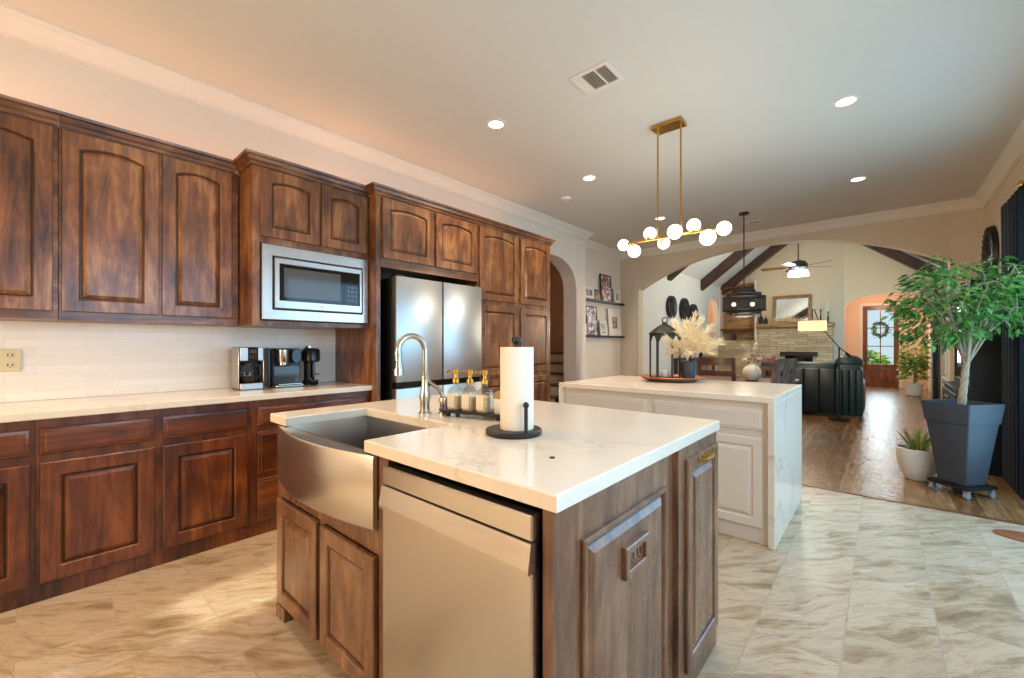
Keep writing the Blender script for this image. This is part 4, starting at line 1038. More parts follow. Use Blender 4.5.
# ------------------------------------------------------------------ dining area
dx, dy = -1.43, 6.46
t = thing('drum_pendant', 'tiered black mesh drum pendant hanging over the dining table', 'pendant lamp', (dx, dy, 1.63))
b = MB(); b.lathe([(0.062, -0.0005), (0.062, -0.022), (0.02, -0.028)], (dx, dy, CH), 24); b.build('canopy', M['black'], t)
b = MB(); b.tube([(dx, dy, CH-0.028), (dx, dy, 1.72)], 0.008, 8); b.build('stem', M['black'], t)
def meshmat():
    t_ = NT('black_wire_mesh'); v = t_.coords(kind='Object', rand=False)
    tr = t_.add('ShaderNodeBsdfTransparent'); mx = t_.add('ShaderNodeMixShader')
    w = t_.add('ShaderNodeTexWave'); w.wave_type = 'BANDS'; w.bands_direction = 'Z'; w.inputs['Scale'].default_value = 22; t_.link(v, w.inputs['Vector'])
    f = t_.ramp(w.outputs['Fac'], [(0.35, 0.5), (0.6, 1.0)])
    t_.set(Base_Color='#0c0b0b', Roughness=0.7)
    t_.link(f, mx.inputs[0]); t_.link(tr.outputs[0], mx.inputs[1]); t_.link(t_.b.outputs[0], mx.inputs[2]); t_.link(mx.outputs[0], t_.n['Material Output'].inputs['Surface'])
    return t_.m
M['mesh'] = meshmat()
tiers = [(0.14, 1.935, 1.985), (0.21, 1.885, 1.94), (0.265, 1.705, 1.89), (0.21, 1.66, 1.71), (0.14, 1.625, 1.665)]
b = MB()
for r, z0, z1 in tiers: b.lathe([(r, z0), (r, z1)], (dx, dy, 0), 40, cap0=False, cap1=False)
b.build('mesh_shade', M['mesh'], t)
b = MB()
for r, z0, z1 in tiers:
    for z in (z0, z1): b.lathe([(r-0.012, z-0.004), (r+0.003, z-0.004), (r+0.003, z+0.004), (r-0.012, z+0.004)], (dx, dy, 0), 40, cap0=False, cap1=False)
for (r0, _, z), (r1, _, _) in zip(tiers[:2], tiers[:2]): pass
b.lathe([(0.14, 1.936), (0.21, 1.937)], (dx, dy, 0), 40, cap0=False, cap1=False); b.lathe([(0.21, 1.887), (0.265, 1.888)], (dx, dy, 0), 40, cap0=False, cap1=False)
b.lathe([(0.21, 1.708), (0.265, 1.707)], (dx, dy, 0), 40, cap0=False, cap1=False); b.lathe([(0.02, 1.98), (0.14, 1.983)], (dx, dy, 0), 40, cap0=False, cap1=False)
b.build('rim', M['black'], t)
for sx, sy in ((-0.105, -0.09), (0.10, 0.02)):
    b = MB(); b.sphere((dx+sx, dy+sy, 1.79), 0.028, 14); b.build('bulb', M['bulb'], t)
light('pendant_glow', 'POINT', (dx, dy, 1.55), 56, (1, 0.84, 0.64), 0.1)
t = thing('dining_table', 'dark wood dining table beyond the ivory island', 'table', (-1.45, 6.5, 0))
b = MB(); b.box(-2.25, -0.86, 6.02, 7.02, 0.715, 0.76, 0.006); b.build('tabletop', M['chair'], t)
b = MB(); b.box(-2.12, -0.98, 6.10, 6.14, 0.62, 0.715); b.box(-2.12, -0.98, 6.86, 6.90, 0.62, 0.715); b.box(-2.12, -2.08, 6.10, 6.90, 0.62, 0.715); b.box(-1.02, -0.98, 6.10, 6.90, 0.62, 0.715); b.build('apron', M['chair'], t)
for x in (-2.12, -0.98):
    for y in (6.10, 6.90): b = MB(); b.box(x-0.045, x+0.045, y-0.045, y+0.045, 0, 0.715, 0.005); b.build('leg', M['chair'], t)
def chair(loc, rot, label, mat, solid=False, w=0.44):
    t = thing('dining_chair', label, 'chair', (0, 0, 0), 'dining chairs')
    h = w/2
    b = MB(); b.box(-h, h, -0.21, 0.22, 0.43, 0.47, 0.01); b.build('seat', mat, t)
    for x in (-h+0.02, h-0.02):
        b = MB(); b.tube([(x, 0.19, 0.43), (x, 0.20, 0.0)], [0.022, 0.016], 8); b.build('leg', mat, t)
        b = MB(); b.tube([(x, -0.19, 0.43), (x, -0.23, 0.0)], [0.022, 0.016], 8); b.build('leg', mat, t)
        b = MB(); b.ring_stack([[(x-0.022, y-0.018, z), (x+0.022, y-0.018, z), (x+0.022, y+0.018, z), (x-0.022, y+0.018, z)] for y, z in ((-0.20, 0.44), (-0.215, 0.7), (-0.27, 1.07))]); b.build('back_post', mat, t)
    if solid:
        b = MB()
        R = []
        n_ = 12
        for i in range(n_+1):
            s = i/n_; z = 0.52+0.56*s; y = -0.205-0.075*s*s; e = 0.008*math.sin(7*s)+0.005*math.sin(19*s)
            R.append([(-h+0.02+e, y-0.014, z), (h-0.02-e*0.7, y-0.014, z), (h-0.02-e*0.7, y+0.014, z), (-h+0.02+e, y+0.014, z)])
        b.ring_stack(R); b.build('back_board', mat, t)
        b = MB()
        for cx_, cz in ((-0.06, 0.92), (0.08, 0.95), (0.01, 0.74)): b.sphere((cx_, -0.262+0.10*(0.98-cz), cz), 0.03, 12, sc=(0.55, 0.35, 1.2))
        b.build('knot_hole', M['black'], t)
    else:
        for z, hh in ((1.02, 0.05), (0.87, 0.035), (0.73, 0.035)):
            y = -0.20-0.07*((z-0.44)/0.63)**1.6
            b = MB(); b.ring_stack([[(x, y-0.011-0.03*math.cos(x/h*1.4), z-hh), (x, y+0.011-0.03*math.cos(x/h*1.4), z-hh), (x, y+0.011-0.03*math.cos(x/h*1.4), z+hh), (x, y-0.011-0.03*math.cos(x/h*1.4), z+hh)] for x in [(-h+0.03)+(2*h-0.06)*i/8 for i in range(9)]]); b.build('slat', mat, t)
    b = MB(); b.tube([(-h+0.02, 0.196, 0.2), (h-0.02, 0.196, 0.2)], 0.012, 6); b.tube([(-h+0.02, -0.21, 0.2), (h-0.02, -0.21, 0.2)], 0.012, 6); b.build('stretcher', mat, t)
    t.location = loc; t.rotation_euler = (0, 0, rot)
    return t
chair((-1.60, 6.05, 0), 0.0, 'dark wood ladder-back chair right of the lantern and pampas', M['chair'])
chair((-1.36, 7.12, 0), PI+0.05, 'dark wood ladder-back chair behind the white vase, across the table', M['chair'], w=0.42)
chair((-1.04, 5.64, 0), math.radians(63), 'dining chair with weathered grey wood board back', M['grey_wood'], solid=True, w=0.34)
t = thing('round_vase', 'round white vase with dried grasses on the dining table', 'vase', (-1.30, 6.3, 0.7605))
b = MB(); b.lathe([(0.045, 0.0), (0.075, 0.012), (0.105, 0.065), (0.112, 0.105), (0.102, 0.150), (0.07, 0.190), (0.04, 0.205), (0.038, 0.215), (0.032, 0.213)], (-1.30, 6.3, 0.7605), 30); b.build('vase', M['ceramic'], t)
plume_arrangement(t, (-1.30, 6.3, 0.99), 0.06, 0.36, 16, M['pampas2'], 0.8)
# curtain at the patio door, black basket plate, hutch
t = thing('curtain', 'long navy curtain beside the glazed patio door', 'curtain', (0.87, 5.6, 0))
b = MB(); N = 90; F, B_ = [], []
for z in (0.006, 0.8, 1.7, 2.50):
    ring = []
    for i in range(N+1):
        s = i/N; y = 5.16+0.76*s; k = 0.75+0.25*(z/2.5)
        ring.append((0.862+0.042*math.sin(s*2*PI*6+0.5*math.sin(z))*k, y+0.02*math.sin(s*40), z))
    back = [(p[0]+0.006, p[1], p[2]) for p in reversed(ring)]
    F.append(ring+back)
b.ring_stack(F); b.build('panel', M['curtain'], t, angle=80)
t = thing('curtain_rod', 'dark curtain rod with gold finial above the navy curtain', 'curtain rod', (0.86, 4.4, 2.56))
b = MB(); b.tube([(0.862, 2.3, 2.545), (0.862, 5.30, 2.545)], 0.013, 10); b.build('rod', M['black'], t)
b = MB(); b.sphere((0.862, 5.34, 2.545), 0.035, 14); b.build('finial', M['gold'], t)
b = MB(); b.box(0.862, 0.9495, 5.02, 5.04, 2.535, 2.555); b.build('bracket', M['black'], t)
t = thing('basket_plate', 'dark oval woven plate on the wall above the potted tree', 'wall decoration', (0.948, 7.2, 2.24))
b = MB(); b.M = Matrix.Translation((0.9495, 7.22, 2.24)) @ Matrix.Rotation(-PI/2, 4, 'Y'); b.lathe([(0.33, 0.0), (0.35, 0.012), (0.34, 0.05), (0.30, 0.055), (0.20, 0.03), (0.02, 0.025)], seg=36); b.build('plate', M['black'], t)
b = MB(); b.M = Matrix.Translation((0.9495, 7.22, 2.24)) @ Matrix.Rotation(-PI/2, 4, 'Y')
for k in range(24):
    a = 2*PI*k/24; b.tube([(0.06*math.cos(a), 0.06*math.sin(a), 0.032), (0.20*math.cos(a), 0.20*math.sin(a), 0.036), (0.325*math.cos(a), 0.325*math.sin(a), 0.058)], 0.006, 5)
b.build('weave', M['hutch'], t)
t = thing('display_hutch', 'charcoal display hutch behind the potted tree', 'hutch', (0.8, 6.6, 0))
b = MB(); b.box(0.66, 0.945, 6.0, 6.02, 0.80, 1.84); b.box(0.66, 0.945, 7.18, 7.20, 0.80, 1.84); b.box(0.925, 0.945, 6.02, 7.18, 0.80, 1.84); b.box(0.64, 0.945, 5.98, 7.22, 1.84, 1.875, 0.004); b.box(0.66, 0.925, 6.58, 6.60, 0.80, 1.84)
b.build('upper_case', M['hutch'], t)
b = MB(); b.box(0.56, 0.945, 5.97, 7.23, 0.0, 0.78, 0.004); b.box(0.545, 0.945, 5.955, 7.245, 0.78, 0.80, 0.003); b.build('lower_case', M['hutch'], t)
b = MB(); b.box(0.66, 0.925, 6.02, 7.18, 1.12, 1.135); b.box(0.66, 0.925, 6.02, 7.18, 1.46, 1.475); b.build('shelf', M['oak'], t)
for a, c in ((6.005, 6.588), (6.592, 7.195)):
    b = MB(); frame_ring(b, lambda u, v, w: (0.659-w, u, v), (a, c, 0.81, 1.835), (a+0.05, c-0.05, 0.87, 1.78), 0.0, 0.004, 0.02); q = b.build('glass_door', M['hutch'], t)
    b = MB(); b.box(0.650, 0.653, a+0.05, c-0.05, 0.87, 1.78); b.build('pane', M['glass'], q)
    raised_door(lambda u, v, w: (0.56-w, u, v), a, c, 0.08, 0.74).build('lower_door', [M['hutch'], M['hutch']], t, angle=20)
for y, z, h, k in ((6.2, 0.802, 0.16, 'wooden box on the bottom shelf of the hutch, near its front edge'), (6.9, 0.802, 0.12, 'wooden box on the bottom shelf of the hutch, deeper inside')):
    b = MB(); b.box(0.70, 0.86, y-0.14, y+0.14, z, z+h, 0.006); b.box(0.71, 0.85, y-0.13, y+0.13, z+h, z+h+0.008, 0.002); tag(b.build('wooden_box', M['oak']), k, 'box', 'boxes in the hutch')
for i, y in enumerate((6.12, 6.28, 6.45, 6.72, 6.88, 7.05)):
    b = MB(); b.lathe([(0.035, 0), (0.037, 0.01), (0.037, 0.14), (0.014, 0.18), (0.014, 0.24)], (0.80, y, 1.1355), 14)
    tag(b.build('glass_bottle', M['ceramic']), 'pale bottle on the middle shelf of the charcoal hutch', 'bottle', 'bottles in the hutch')

# ------------------------------------------------------------------ plants
def leaf_quad(b, p, d, l, w, mi=0):
    d = d.normalized(); s = d.cross(Vector((0, 0, 1)));
    s = s.normalized() if s.length > 1e-3 else Vector((1, 0, 0))
    s = Matrix.Rotation(rnd.uniform(-0.9, 0.9), 3, d) @ s
    u = s.cross(d)
    m0 = p+d*l*0.5+u*(-0.04*l); a = b.v(p); c = b.v(p+d*l-Vector((0, 0, l*0.18)))
    e = b.v(p+d*l*0.42+s*w); g = b.v(p+d*l*0.42-s*w); mm = b.v(m0)
    b.f([a, e, mm], mi); b.f([e, c, mm], mi); b.f([c, g, mm], mi); b.f([g, a, mm], mi)
PCX, PCY = 0.492, 5.085
t = thing('potted_ficus', 'braided ficus tree in a tapered charcoal planter', 'potted tree', (PCX, PCY, 0))
b = MB(); b.M = Matrix.Translation((PCX, PCY, 0)) @ Matrix.Rotation(math.radians(50), 4, 'Z')
sq = lambda h, z: [(x, y, z) for x, y in rrect(h, h, 0.012, 3)]
b.ring_stack([sq(0.098, 0.095), sq(0.102, 0.10), sq(0.152, 0.595), sq(0.160, 0.597), sq(0.176, 0.755), sq(0.176, 0.758), sq(0.160, 0.758), sq(0.150, 0.70), sq(0.02, 0.70)]); b.build('planter', M['planter'], t, angle=30)
b = MB(); b.M = Matrix.Translation((PCX, PCY, 0)) @ Matrix.Rotation(math.radians(50), 4, 'Z'); b.prism(rrect(0.151, 0.151, 0.012, 3), 0.701, 0.722); b.build('soil', M['soil'], t)
b = MB(); b.M = Matrix.Translation((PCX, PCY, 0)) @ Matrix.Rotation(math.radians(50), 4, 'Z'); b.prism(rrect(0.15, 0.15, 0.02, 3), 0.072, 0.094); b.build('plant_caddy', M['black'], t)
for ax_, ay_ in ((-0.12, -0.12), (0.12, -0.12), (-0.12, 0.12), (0.12, 0.12)):
    b = MB(); b.M = Matrix.Translation((PCX, PCY, 0)) @ Matrix.Rotation(math.radians(50), 4, 'Z') @ Matrix.Translation((ax_, ay_, 0.026)) @ Matrix.Rotation(PI/2, 4, 'X')
    b.lathe([(0.026, -0.012), (0.026, 0.012)], seg=16); b.M = Matrix.Translation((PCX, PCY, 0)) @ Matrix.Rotation(math.radians(50), 4, 'Z'); b.box(ax_-0.02, ax_+0.02, ay_-0.016, ay_+0.016, 0.05, 0.072, 0.003); b.build('caster', M['rubber'], t)
b = MB(); base_z = 0.715; crown_c = Vector((PCX-0.02, PCY, 1.62)); tips = []
for k in range(4):
    pts, rs = [], []
    for i in range(22):
        s = i/21; a = k*PI/2+s*2.6*PI; r = 0.016*(1-0.3*s)
        pts.append(Vector((PCX-0.0+0.03*s+r*math.cos(a), PCY+r*math.sin(a), base_z+0.37*s))); rs.append(0.0145-0.004*s)
    b.tube(pts, rs, 8)
    top = pts[-1]
    for j in range(5):
        a = k*PI/2+rnd.uniform(-0.7, 0.7)+j*0.5; rad = rnd.uniform(0.14, 0.40); h = rnd.uniform(0.30, 0.80)
        tip = Vector((PCX+rad*math.cos(a), PCY+rad*math.sin(a), top.z+h))
        mid = top.lerp(tip, 0.5)+Vector((0, 0, 0.06))+Vector((rnd.uniform(-.03, .03), rnd.uniform(-.03, .03), 0))
        b.tube([top, top.lerp(mid, 0.5), mid, tip], [0.009, 0.0075, 0.0055, 0.0025], 6); tips.append((mid, tip))
b.build('trunk', M['bark'], t)
b = MB(); tw = MB()
for n_ in range(150):
    # twigs fill a wide umbrella-shaped crown
    a = rnd.uniform(0, 2*PI); rr = math.sqrt(rnd.random()); zz = rnd.uniform(-1, 1)
    p = crown_c+Vector((math.cos(a)*rr*0.37, math.sin(a)*rr*0.37, zz*0.34*math.sqrt(max(0.05, 1-rr*rr*0.75))))
    if rnd.random() < 0.35: p.z -= 0.05*rnd.random()+0.12*rr
    mid, tip = min(tips, key=lambda q: (q[1]-p).length)
    st_ = tip if (tip-p).length < (mid-p).length else mid
    tw.tube([st_, st_.lerp(p, 0.5)+Vector((0, 0, 0.03)), p], [0.003, 0.0022, 0.0012], 4, caps=False)
    out = (p-crown_c); out.z *= 0.3; out = out.normalized() if out.length > 1e-3 else Vector((1, 0, 0))
    for k in range(12):
        q = p+Vector((rnd.gauss(0, 0.042), rnd.gauss(0, 0.042), rnd.gauss(0, 0.034)))
        q.x = min(q.x, 0.80)
        d_ = out*0.8+Vector((rnd.uniform(-1, 1), rnd.uniform(-1, 1), rnd.uniform(-0.9, 0.35)))
        leaf_quad(b, q, d_, rnd.uniform(0.055, 0.088), rnd.uniform(0.012, 0.019))
tw.build('twig', M['bark'], t); b.build('foliage', M['leaf'], t, smooth=False)
wx, wy = 0.245, 5.36
t = thing('aloe_pot', 'rounded white pot with an aloe beside the charcoal planter', 'potted plant', (wx, wy, 0))
b = MB(); b.lathe([(0.07, 0.0), (0.09, 0.006), (0.13, 0.10), (0.148, 0.22), (0.150, 0.285), (0.142, 0.288), (0.138, 0.25)], (wx, wy, 0), 32); b.build('pot', M['ceramic'], t)
b = MB(); b.lathe([(0.137, 0.24), (0.136, 0.255), (0.01, 0.265)], (wx, wy, 0), 24); b.build('soil', M['soil'], t)
b = MB()
for i in range(22):
    a = rnd.uniform(0, 2*PI); e = rnd.uniform(0.05, 0.16); h = rnd.uniform(0.14, 0.24)
    blade(b, (wx+0.03*math.cos(a), wy+0.03*math.sin(a), 0.258), (wx+e*math.cos(a), wy+e*math.sin(a), 0.26+h), 0.013, 0.02, 5)
b.build('leaf', M['leaf3'], t)
hx_, hy_ = 0.58, 14.2
t = thing('hall_plant', 'leafy green plant in a white pot in the entry hall', 'potted plant', (hx_, hy_, 0))
b = MB(); b.lathe([(0.13, 0.0), (0.15, 0.01), (0.17, 0.28), (0.172, 0.30), (0.15, 0.30), (0.14, 0.26), (0.01, 0.265)], (hx_, hy_, 0), 24); b.build('pot', M['ceramic'], t)
b = MB(); b.tube([(hx_, hy_, 0.26), (hx_+0.02, hy_, 0.6), (hx_-0.01, hy_, 0.95)], [0.022, 0.018, 0.012], 8); b.build('stem', M['bark'], t)
b = MB()
for i in range(420):
    a = rnd.uniform(0, 2*PI); rr = math.sqrt(rnd.random())*0.20; z = 0.80+rnd.gauss(0, 0.2)
    leaf_quad(b, Vector((hx_+rr*math.cos(a), hy_+rr*math.sin(a), min(max(z, 0.42), 1.25))), Vector((math.cos(a), math.sin(a), rnd.uniform(-0.5, 0.6))), rnd.uniform(0.11, 0.17), rnd.uniform(0.03, 0.045))
b.build('foliage', M['leaf2'], t, smooth=False)
b = MB(); b.lathe([(0.22, 0.0), (0.235, 0.004), (0.235, 0.009), (0.21, 0.012)], (0.88-0.10, 4.17, 0.0005), 30, sx=1.0, sy=0.45)
tag(b.build('pet_mat', M['copper']), 'small reddish-brown mat cut by the photo edge on the tiles', 'mat')

# ------------------------------------------------------------------ living room
def beam(y, side, label):
    sg = -1 if side == 'w' else 1
    xe = -3.565 if side == 'w' else 0.945
    xr = RX-0.06 if side == 'w' else RX+0.06
    zc = lambda x: RZ-SL*abs(x-RX)-0.003
    w = 0.11
    b = MB(); b.ring_stack([[(xe, yy, zc(xe)), (xr, yy, zc(xr)), (xr, yy, zc(xr)-0.26), (xe, yy, zc(xe)-0.26)] for yy in (y-w, y+w)])
    tag(b.build('ceiling_beam', M['beam'], smooth=False), label, 'beam', 'vaulted ceiling beams')
beam(9.36, 'w', 'dark sloping beam nearest the arch on the plate wall side')
beam(11.62, 'w', 'middle dark sloping beam on the plate wall side')
beam(13.36, 'w', 'dark sloping beam against the fireplace wall, over the bookshelf')
beam(9.36, 'e', 'dark sloping beam nearest the arch, above the tree side')
beam(11.62, 'e', 'short dark beam end seen above the potted tree')
beam(13.36, 'e', 'dark sloping beam against the far wall above the entry arch')
for i, (y, z, r, lab) in enumerate(((9.42, 2.085, 0.255, 'dark woven wall plate nearest the arch, first of three'), (10.24, 2.07, 0.285, 'dark woven wall plate in the middle of three'), (10.87, 1.96, 0.30, 'lowest dark woven wall plate, nearest the niche'))):
    t = thing('wall_plate', lab, 'wall decoration', (-3.569, y, z), 'woven plates on the living room wall')
    b = MB(); b.M = Matrix.Translation((-3.5695, y, z)) @ Matrix.Rotation(PI/2, 4, 'Y'); b.lathe([(r*0.94, 0.0), (r, 0.015), (r*0.97, 0.07), (r*0.88, 0.075), (r*0.6, 0.04), (0.02, 0.035)], seg=32); b.build('plate', M['black'], t)
    b = MB(); b.M = Matrix.Translation((-3.5695, y, z)) @ Matrix.Rotation(PI/2, 4, 'Y')
    for k in range(20):
        a = 2*PI*k/20; b.tube([(0.2*r*math.cos(a), 0.2*r*math.sin(a), 0.042), (0.6*r*math.cos(a), 0.6*r*math.sin(a), 0.048), (0.93*r*math.cos(a), 0.93*r*math.sin(a), 0.078)], 0.008, 5)
    b.build('weave', M['hutch'], t)
# fireplace
t = thing('fireplace', 'stacked stone fireplace with timber-edged mantel', 'fireplace', (-2.2, 13.2, 0))
b = MB(); b.box(-2.58, -1.93, 13.05, 13.495, 0, 1.70); b.box(-1.32, -0.93, 13.05, 13.495, 0, 1.70); b.box(-1.93, -1.32, 13.05, 13.495, 0.98, 1.70); b.box(-1.93, -1.32, 13.40, 13.495, 0, 0.98); b.box(-3.56, -2.58, 13.05, 13.495, 0, 1.36); b.build('stone_face', M['stone'], t, smooth=False)
b = MB(); b.box(-1.93, -1.32, 13.10, 13.39, 0.02, 0.97); b.build('firebox', M['gloss'], t)
b = MB(); b.box(-2.56, -0.90, 12.92, 13.495, 1.702, 1.80, 0.01); b.build('mantel', M['oak'], t)
b = MB(); b.box(-2.03, -1.22, 13.0, 13.049, 0.95, 1.06, 0.01); b.build('hood', M['black'], t)
t = thing('wall_niche_shelf', 'wood-backed bookshelf recess beside the mantel', 'shelf', (-3.1, 13.3, 1.36))
b = MB(); b.box(-3.56, -3.52, 13.10, 13.495, 1.3605, 3.0); b.build('side_panel', M['wall'], t)
b = MB(); b.box(-2.63, -2.5805, 13.05, 13.495, 1.3605, 3.0); b.build('side_panel', M['wall'], t)
b = MB(); b.box(-3.52, -2.63, 13.47, 13.495, 1.3605, 3.0); b.build('back_panel', M['oak'], t)
b = MB(); b.box(-3.52, -2.63, 13.12, 13.47, 1.665, 1.70, 0.003); b.box(-3.52, -2.63, 13.12, 13.47, 2.85, 2.89, 0.003); b.build('shelf', M['doorwood'], t)
b = MB(); b.lathe([(0.05, 0), (0.08, 0.06), (0.06, 0.14), (0.03, 0.17), (0.035, 0.2)], (-3.2, 13.28, 1.361), 18); tag(b.build('shelf_vase', M['slate']), 'small dark vase in the cubby of the wood-backed recess', 'vase')
t = thing('mantel_mirror', 'wide gold-framed mirror leaning above the mantel', 'mirror', (-1.8, 13.4, 1.80))
P = lambda u, v, w: (u, 13.31-w+0.2*(v-1.8), v)
b = MB(); frame_ring(b, P, (-2.255, -1.375, 1.801, 2.57), (-2.175, -1.455, 1.88, 2.49), -0.02, 0.0, 0.025); b.build('frame', M['oak'], t)
b = MB(); b.ring_stack([[P(u, v, w) for u, v in ((-2.18, 1.875), (-1.45, 1.875), (-1.45, 2.495), (-2.18, 2.495))] for w in (-0.01, 0.003)]); b.build('mirror_glass', M['mirror'], t, smooth=False)
for x, h, lab in ((-2.49, 0.30, 'dark bottle at the bookshelf end of the mantel'), (-2.38, 0.2, 'shorter dark bottle on the mantel')):
    b = MB(); b.lathe([(0.045, 0), (0.05, 0.02), (0.05, h*0.6), (0.018, h*0.75), (0.018, h)], (x, 13.15, 1.801), 14); tag(b.build('mantel_bottle', M['black']), lab, 'bottle')
t = thing('driftwood_garland', 'pale dried garland lying along the mantel below the mirror', 'decoration', (-1.95, 13.15, 1.80))
b = MB()
for i in range(160):
    x = rnd.uniform(-2.25, -1.65); h = 0.24*math.sin(PI*(x+2.35)/0.8)
    blade(b, (x, 13.15+rnd.uniform(-.05, .05), 1.81), (x+rnd.uniform(-0.15, 0.25), 13.15+rnd.uniform(-.12, .1), 1.83+h*rnd.uniform(0.3, 1.1)), 0.012, 0.03, 3)
b.build('dried_leaf', M['pampas'], t)
b = MB(); b.tube([(-2.25, 13.15, 1.82), (-2.0, 13.12, 1.85), (-1.65, 13.16, 1.82)], 0.018, 8); b.build('branch', M['oak'], t)
for x, h, lab in ((-1.17, 0.33, 'black candlestick nearest the mirror on the mantel'), (-1.02, 0.27, 'black candlestick at the hall end of the mantel')):
    t = thing('candlestick', lab, 'candlestick', (x, 13.15, 1.801), 'candlesticks on the mantel')
    b = MB(); b.lathe([(0.05, 0), (0.05, 0.012), (0.014, 0.03), (0.022, h*0.45), (0.012, h*0.6), (0.012, h*0.92), (0.035, h)], (x, 13.15, 1.801), 14); b.build('stick', M['black'], t)
    b = MB(); b.lathe([(0.011, h), (0.011, h+0.24), (0.003, h+0.25)], (x, 13.15, 1.801), 10); b.build('taper', M['ceramic'], t)
b = thing('light_switch_stack', 'two dark switch plates stacked on the far wall by the recess', 'light switch', (-3.5, 13.49, 1.4)); sw = b
for z in (1.72, 1.42):
    b = MB(); b.box(-3.569, -3.562, 13.14, 13.22, z-0.10, z+0.10, 0.002); b.build('plate', M['black'], sw)
# ceiling fan
fx_, fy_, fz_ = -1.31, 10.5, 2.86
t = thing('ceiling_fan', 'dark ceiling fan with lit glass shades in the vaulted room', 'ceiling fan', (fx_, fy_, fz_))
b = MB(); b.tube([(fx_, fy_, fz_+0.1), (fx_, fy_, RZ-0.02)], 0.014, 10); b.lathe([(0.07, -0.10), (0.05, -0.16), (0.02, -0.18)], (fx_, fy_, RZ), 16); b.build('downrod', M['black'], t)
b = MB(); b.lathe([(0.05, 0.13), (0.13, 0.10), (0.17, 0.04), (0.16, -0.02), (0.09, -0.06), (0.03, -0.08)], (fx_, fy_, fz_), 28); b.build('motor', M['black'], t)
for k in range(5):
    a = 2*PI*k/5+0.72; c, s = math.cos(a), math.sin(a)
    b = MB(); b.M = Matrix.Translation((fx_, fy_, fz_)) @ Matrix.Rotation(a, 4, 'Z') @ Matrix.Rotation(0.2, 4, 'X')
    b.ring_stack([[(r, -w, -0.004), (r, w, -0.004), (r, w, 0.004), (r, -w, 0.004)] for r, w in ((0.14, 0.02), (0.22, 0.025), (0.26, 0.06), (0.60, 0.075), (0.66, 0.06), (0.67, 0.03))]); b.build('blade', M['chair'], t)
for k in range(4):
    a = PI/2*k+0.4; b = MB(); b.M = Matrix.Translation((fx_+0.12*math.cos(a), fy_+0.12*math.sin(a), fz_-0.09)); b.lathe([(0.03, 0.02), (0.06, -0.03), (0.075, -0.10), (0.068, -0.105), (0.02, -0.05)], seg=18); b.build('glass_shade', M['fanglass'], t)
light('fan_glow', 'POINT', (fx_, fy_, fz_-0.35), 74, (1.0, 0.93, 0.80), 0.15)
light('vault_bounce', 'POINT', (fx_, 9.2, 3.5), 66, (1.0, 0.92, 0.78), 0.3)
for x, y, lab in ((-2.35, 11.05, 'lit downlight on the vault slope over the plate wall'), (-2.05, 12.7, 'lit downlight on the vault slope next to the far wall')):
    z = RZ-SL*abs(x-RX)
    t = thing('vault_downlight', lab, 'downlight', (x, y, z-0.01))
    ang = math.atan(SL)
    b = MB(); b.M = Matrix.Translation((x, y, z-0.004)) @ Matrix.Rotation(-ang, 4, 'Y'); b.lathe([(0.07, -0.004), (0.095, -0.004), (0.10, 0.0)], seg=24, cap0=False, cap1=False); b.build('trim_ring', M['white'], t)
    b = MB(); b.M = Matrix.Translation((x, y, z-0.004)) @ Matrix.Rotation(-ang, 4, 'Y'); b.lathe([(0.07, -0.003), (0.001, -0.003)], seg=24, cap0=False); b.build('lens', M['can'], t)
# sofa seen from behind
t = thing('sofa', 'dark teal leather reclining sofa seen from behind', 'sofa', (-0.95, 9.4, 0))
SXa, SXb, SYa = -1.95, -0.235, 8.98
def cushion(b, x0, x1, y0, y1, z0, z1, r=0.05): b.box(x0, x1, y0, y1, z0, z1, r, seg=3)
b = MB(); b.box(SXa+0.02, SXb-0.02, SYa+0.04, 9.92, 0.05, 0.42, 0.02, seg=2); b.build('base', M['teal'], t)
for a, c in ((SXa+0.2, -1.27), (-1.265, -0.60), (-0.595, SXb-0.02)):
    b = MB(); cushion(b, a, c, SYa+0.15, SYa+0.36, 0.5, 0.93 if c < -0.4 else 0.90, 0.07); b.build('back_cushion', M['teal2'], t)
    b = MB(); cushion(b, a, c, SYa+0.34, 9.88, 0.38, 0.50, 0.05); b.build('seat_cushion', M['teal2'], t)
for a, c, n_ in ((SXa, -1.27, 4), (-1.265, -0.60, 3), (-0.595, SXb, 4)):
    b = MB(); w_ = (c-a)/n_
    for i in range(n_): cushion(b, a+w_*i+0.002, a+w_*(i+1)-0.002, SYa, SYa+0.16, 0.06, 0.82, 0.02)
    b.build('back_panel', M['teal'] if c < -0.4 else M['teal2'], t)
for a in (SXa-0.0, SXb-0.21):
    b = MB(); cushion(b, a, a+0.22, SYa+0.17, 9.95, 0.06, 0.64, 0.06); b.build('arm', M['teal2'], t)
b = MB(); b.M = Matrix.Translation((-0.43, SYa+0.30, 0.92)); b.sphere((0, 0, 0), 0.2, 20, sc=(1.0, 0.5, 0.72)); b.build('headrest', M['teal2'], t)
for x in (SXa+0.08, SXb-0.08):
    for y in (SYa+0.08, 9.85): b = MB(); b.lathe([(0.02, 0), (0.028, 0.05)], (x, y, 0), 10); b.build('foot', M['rubber'], t)
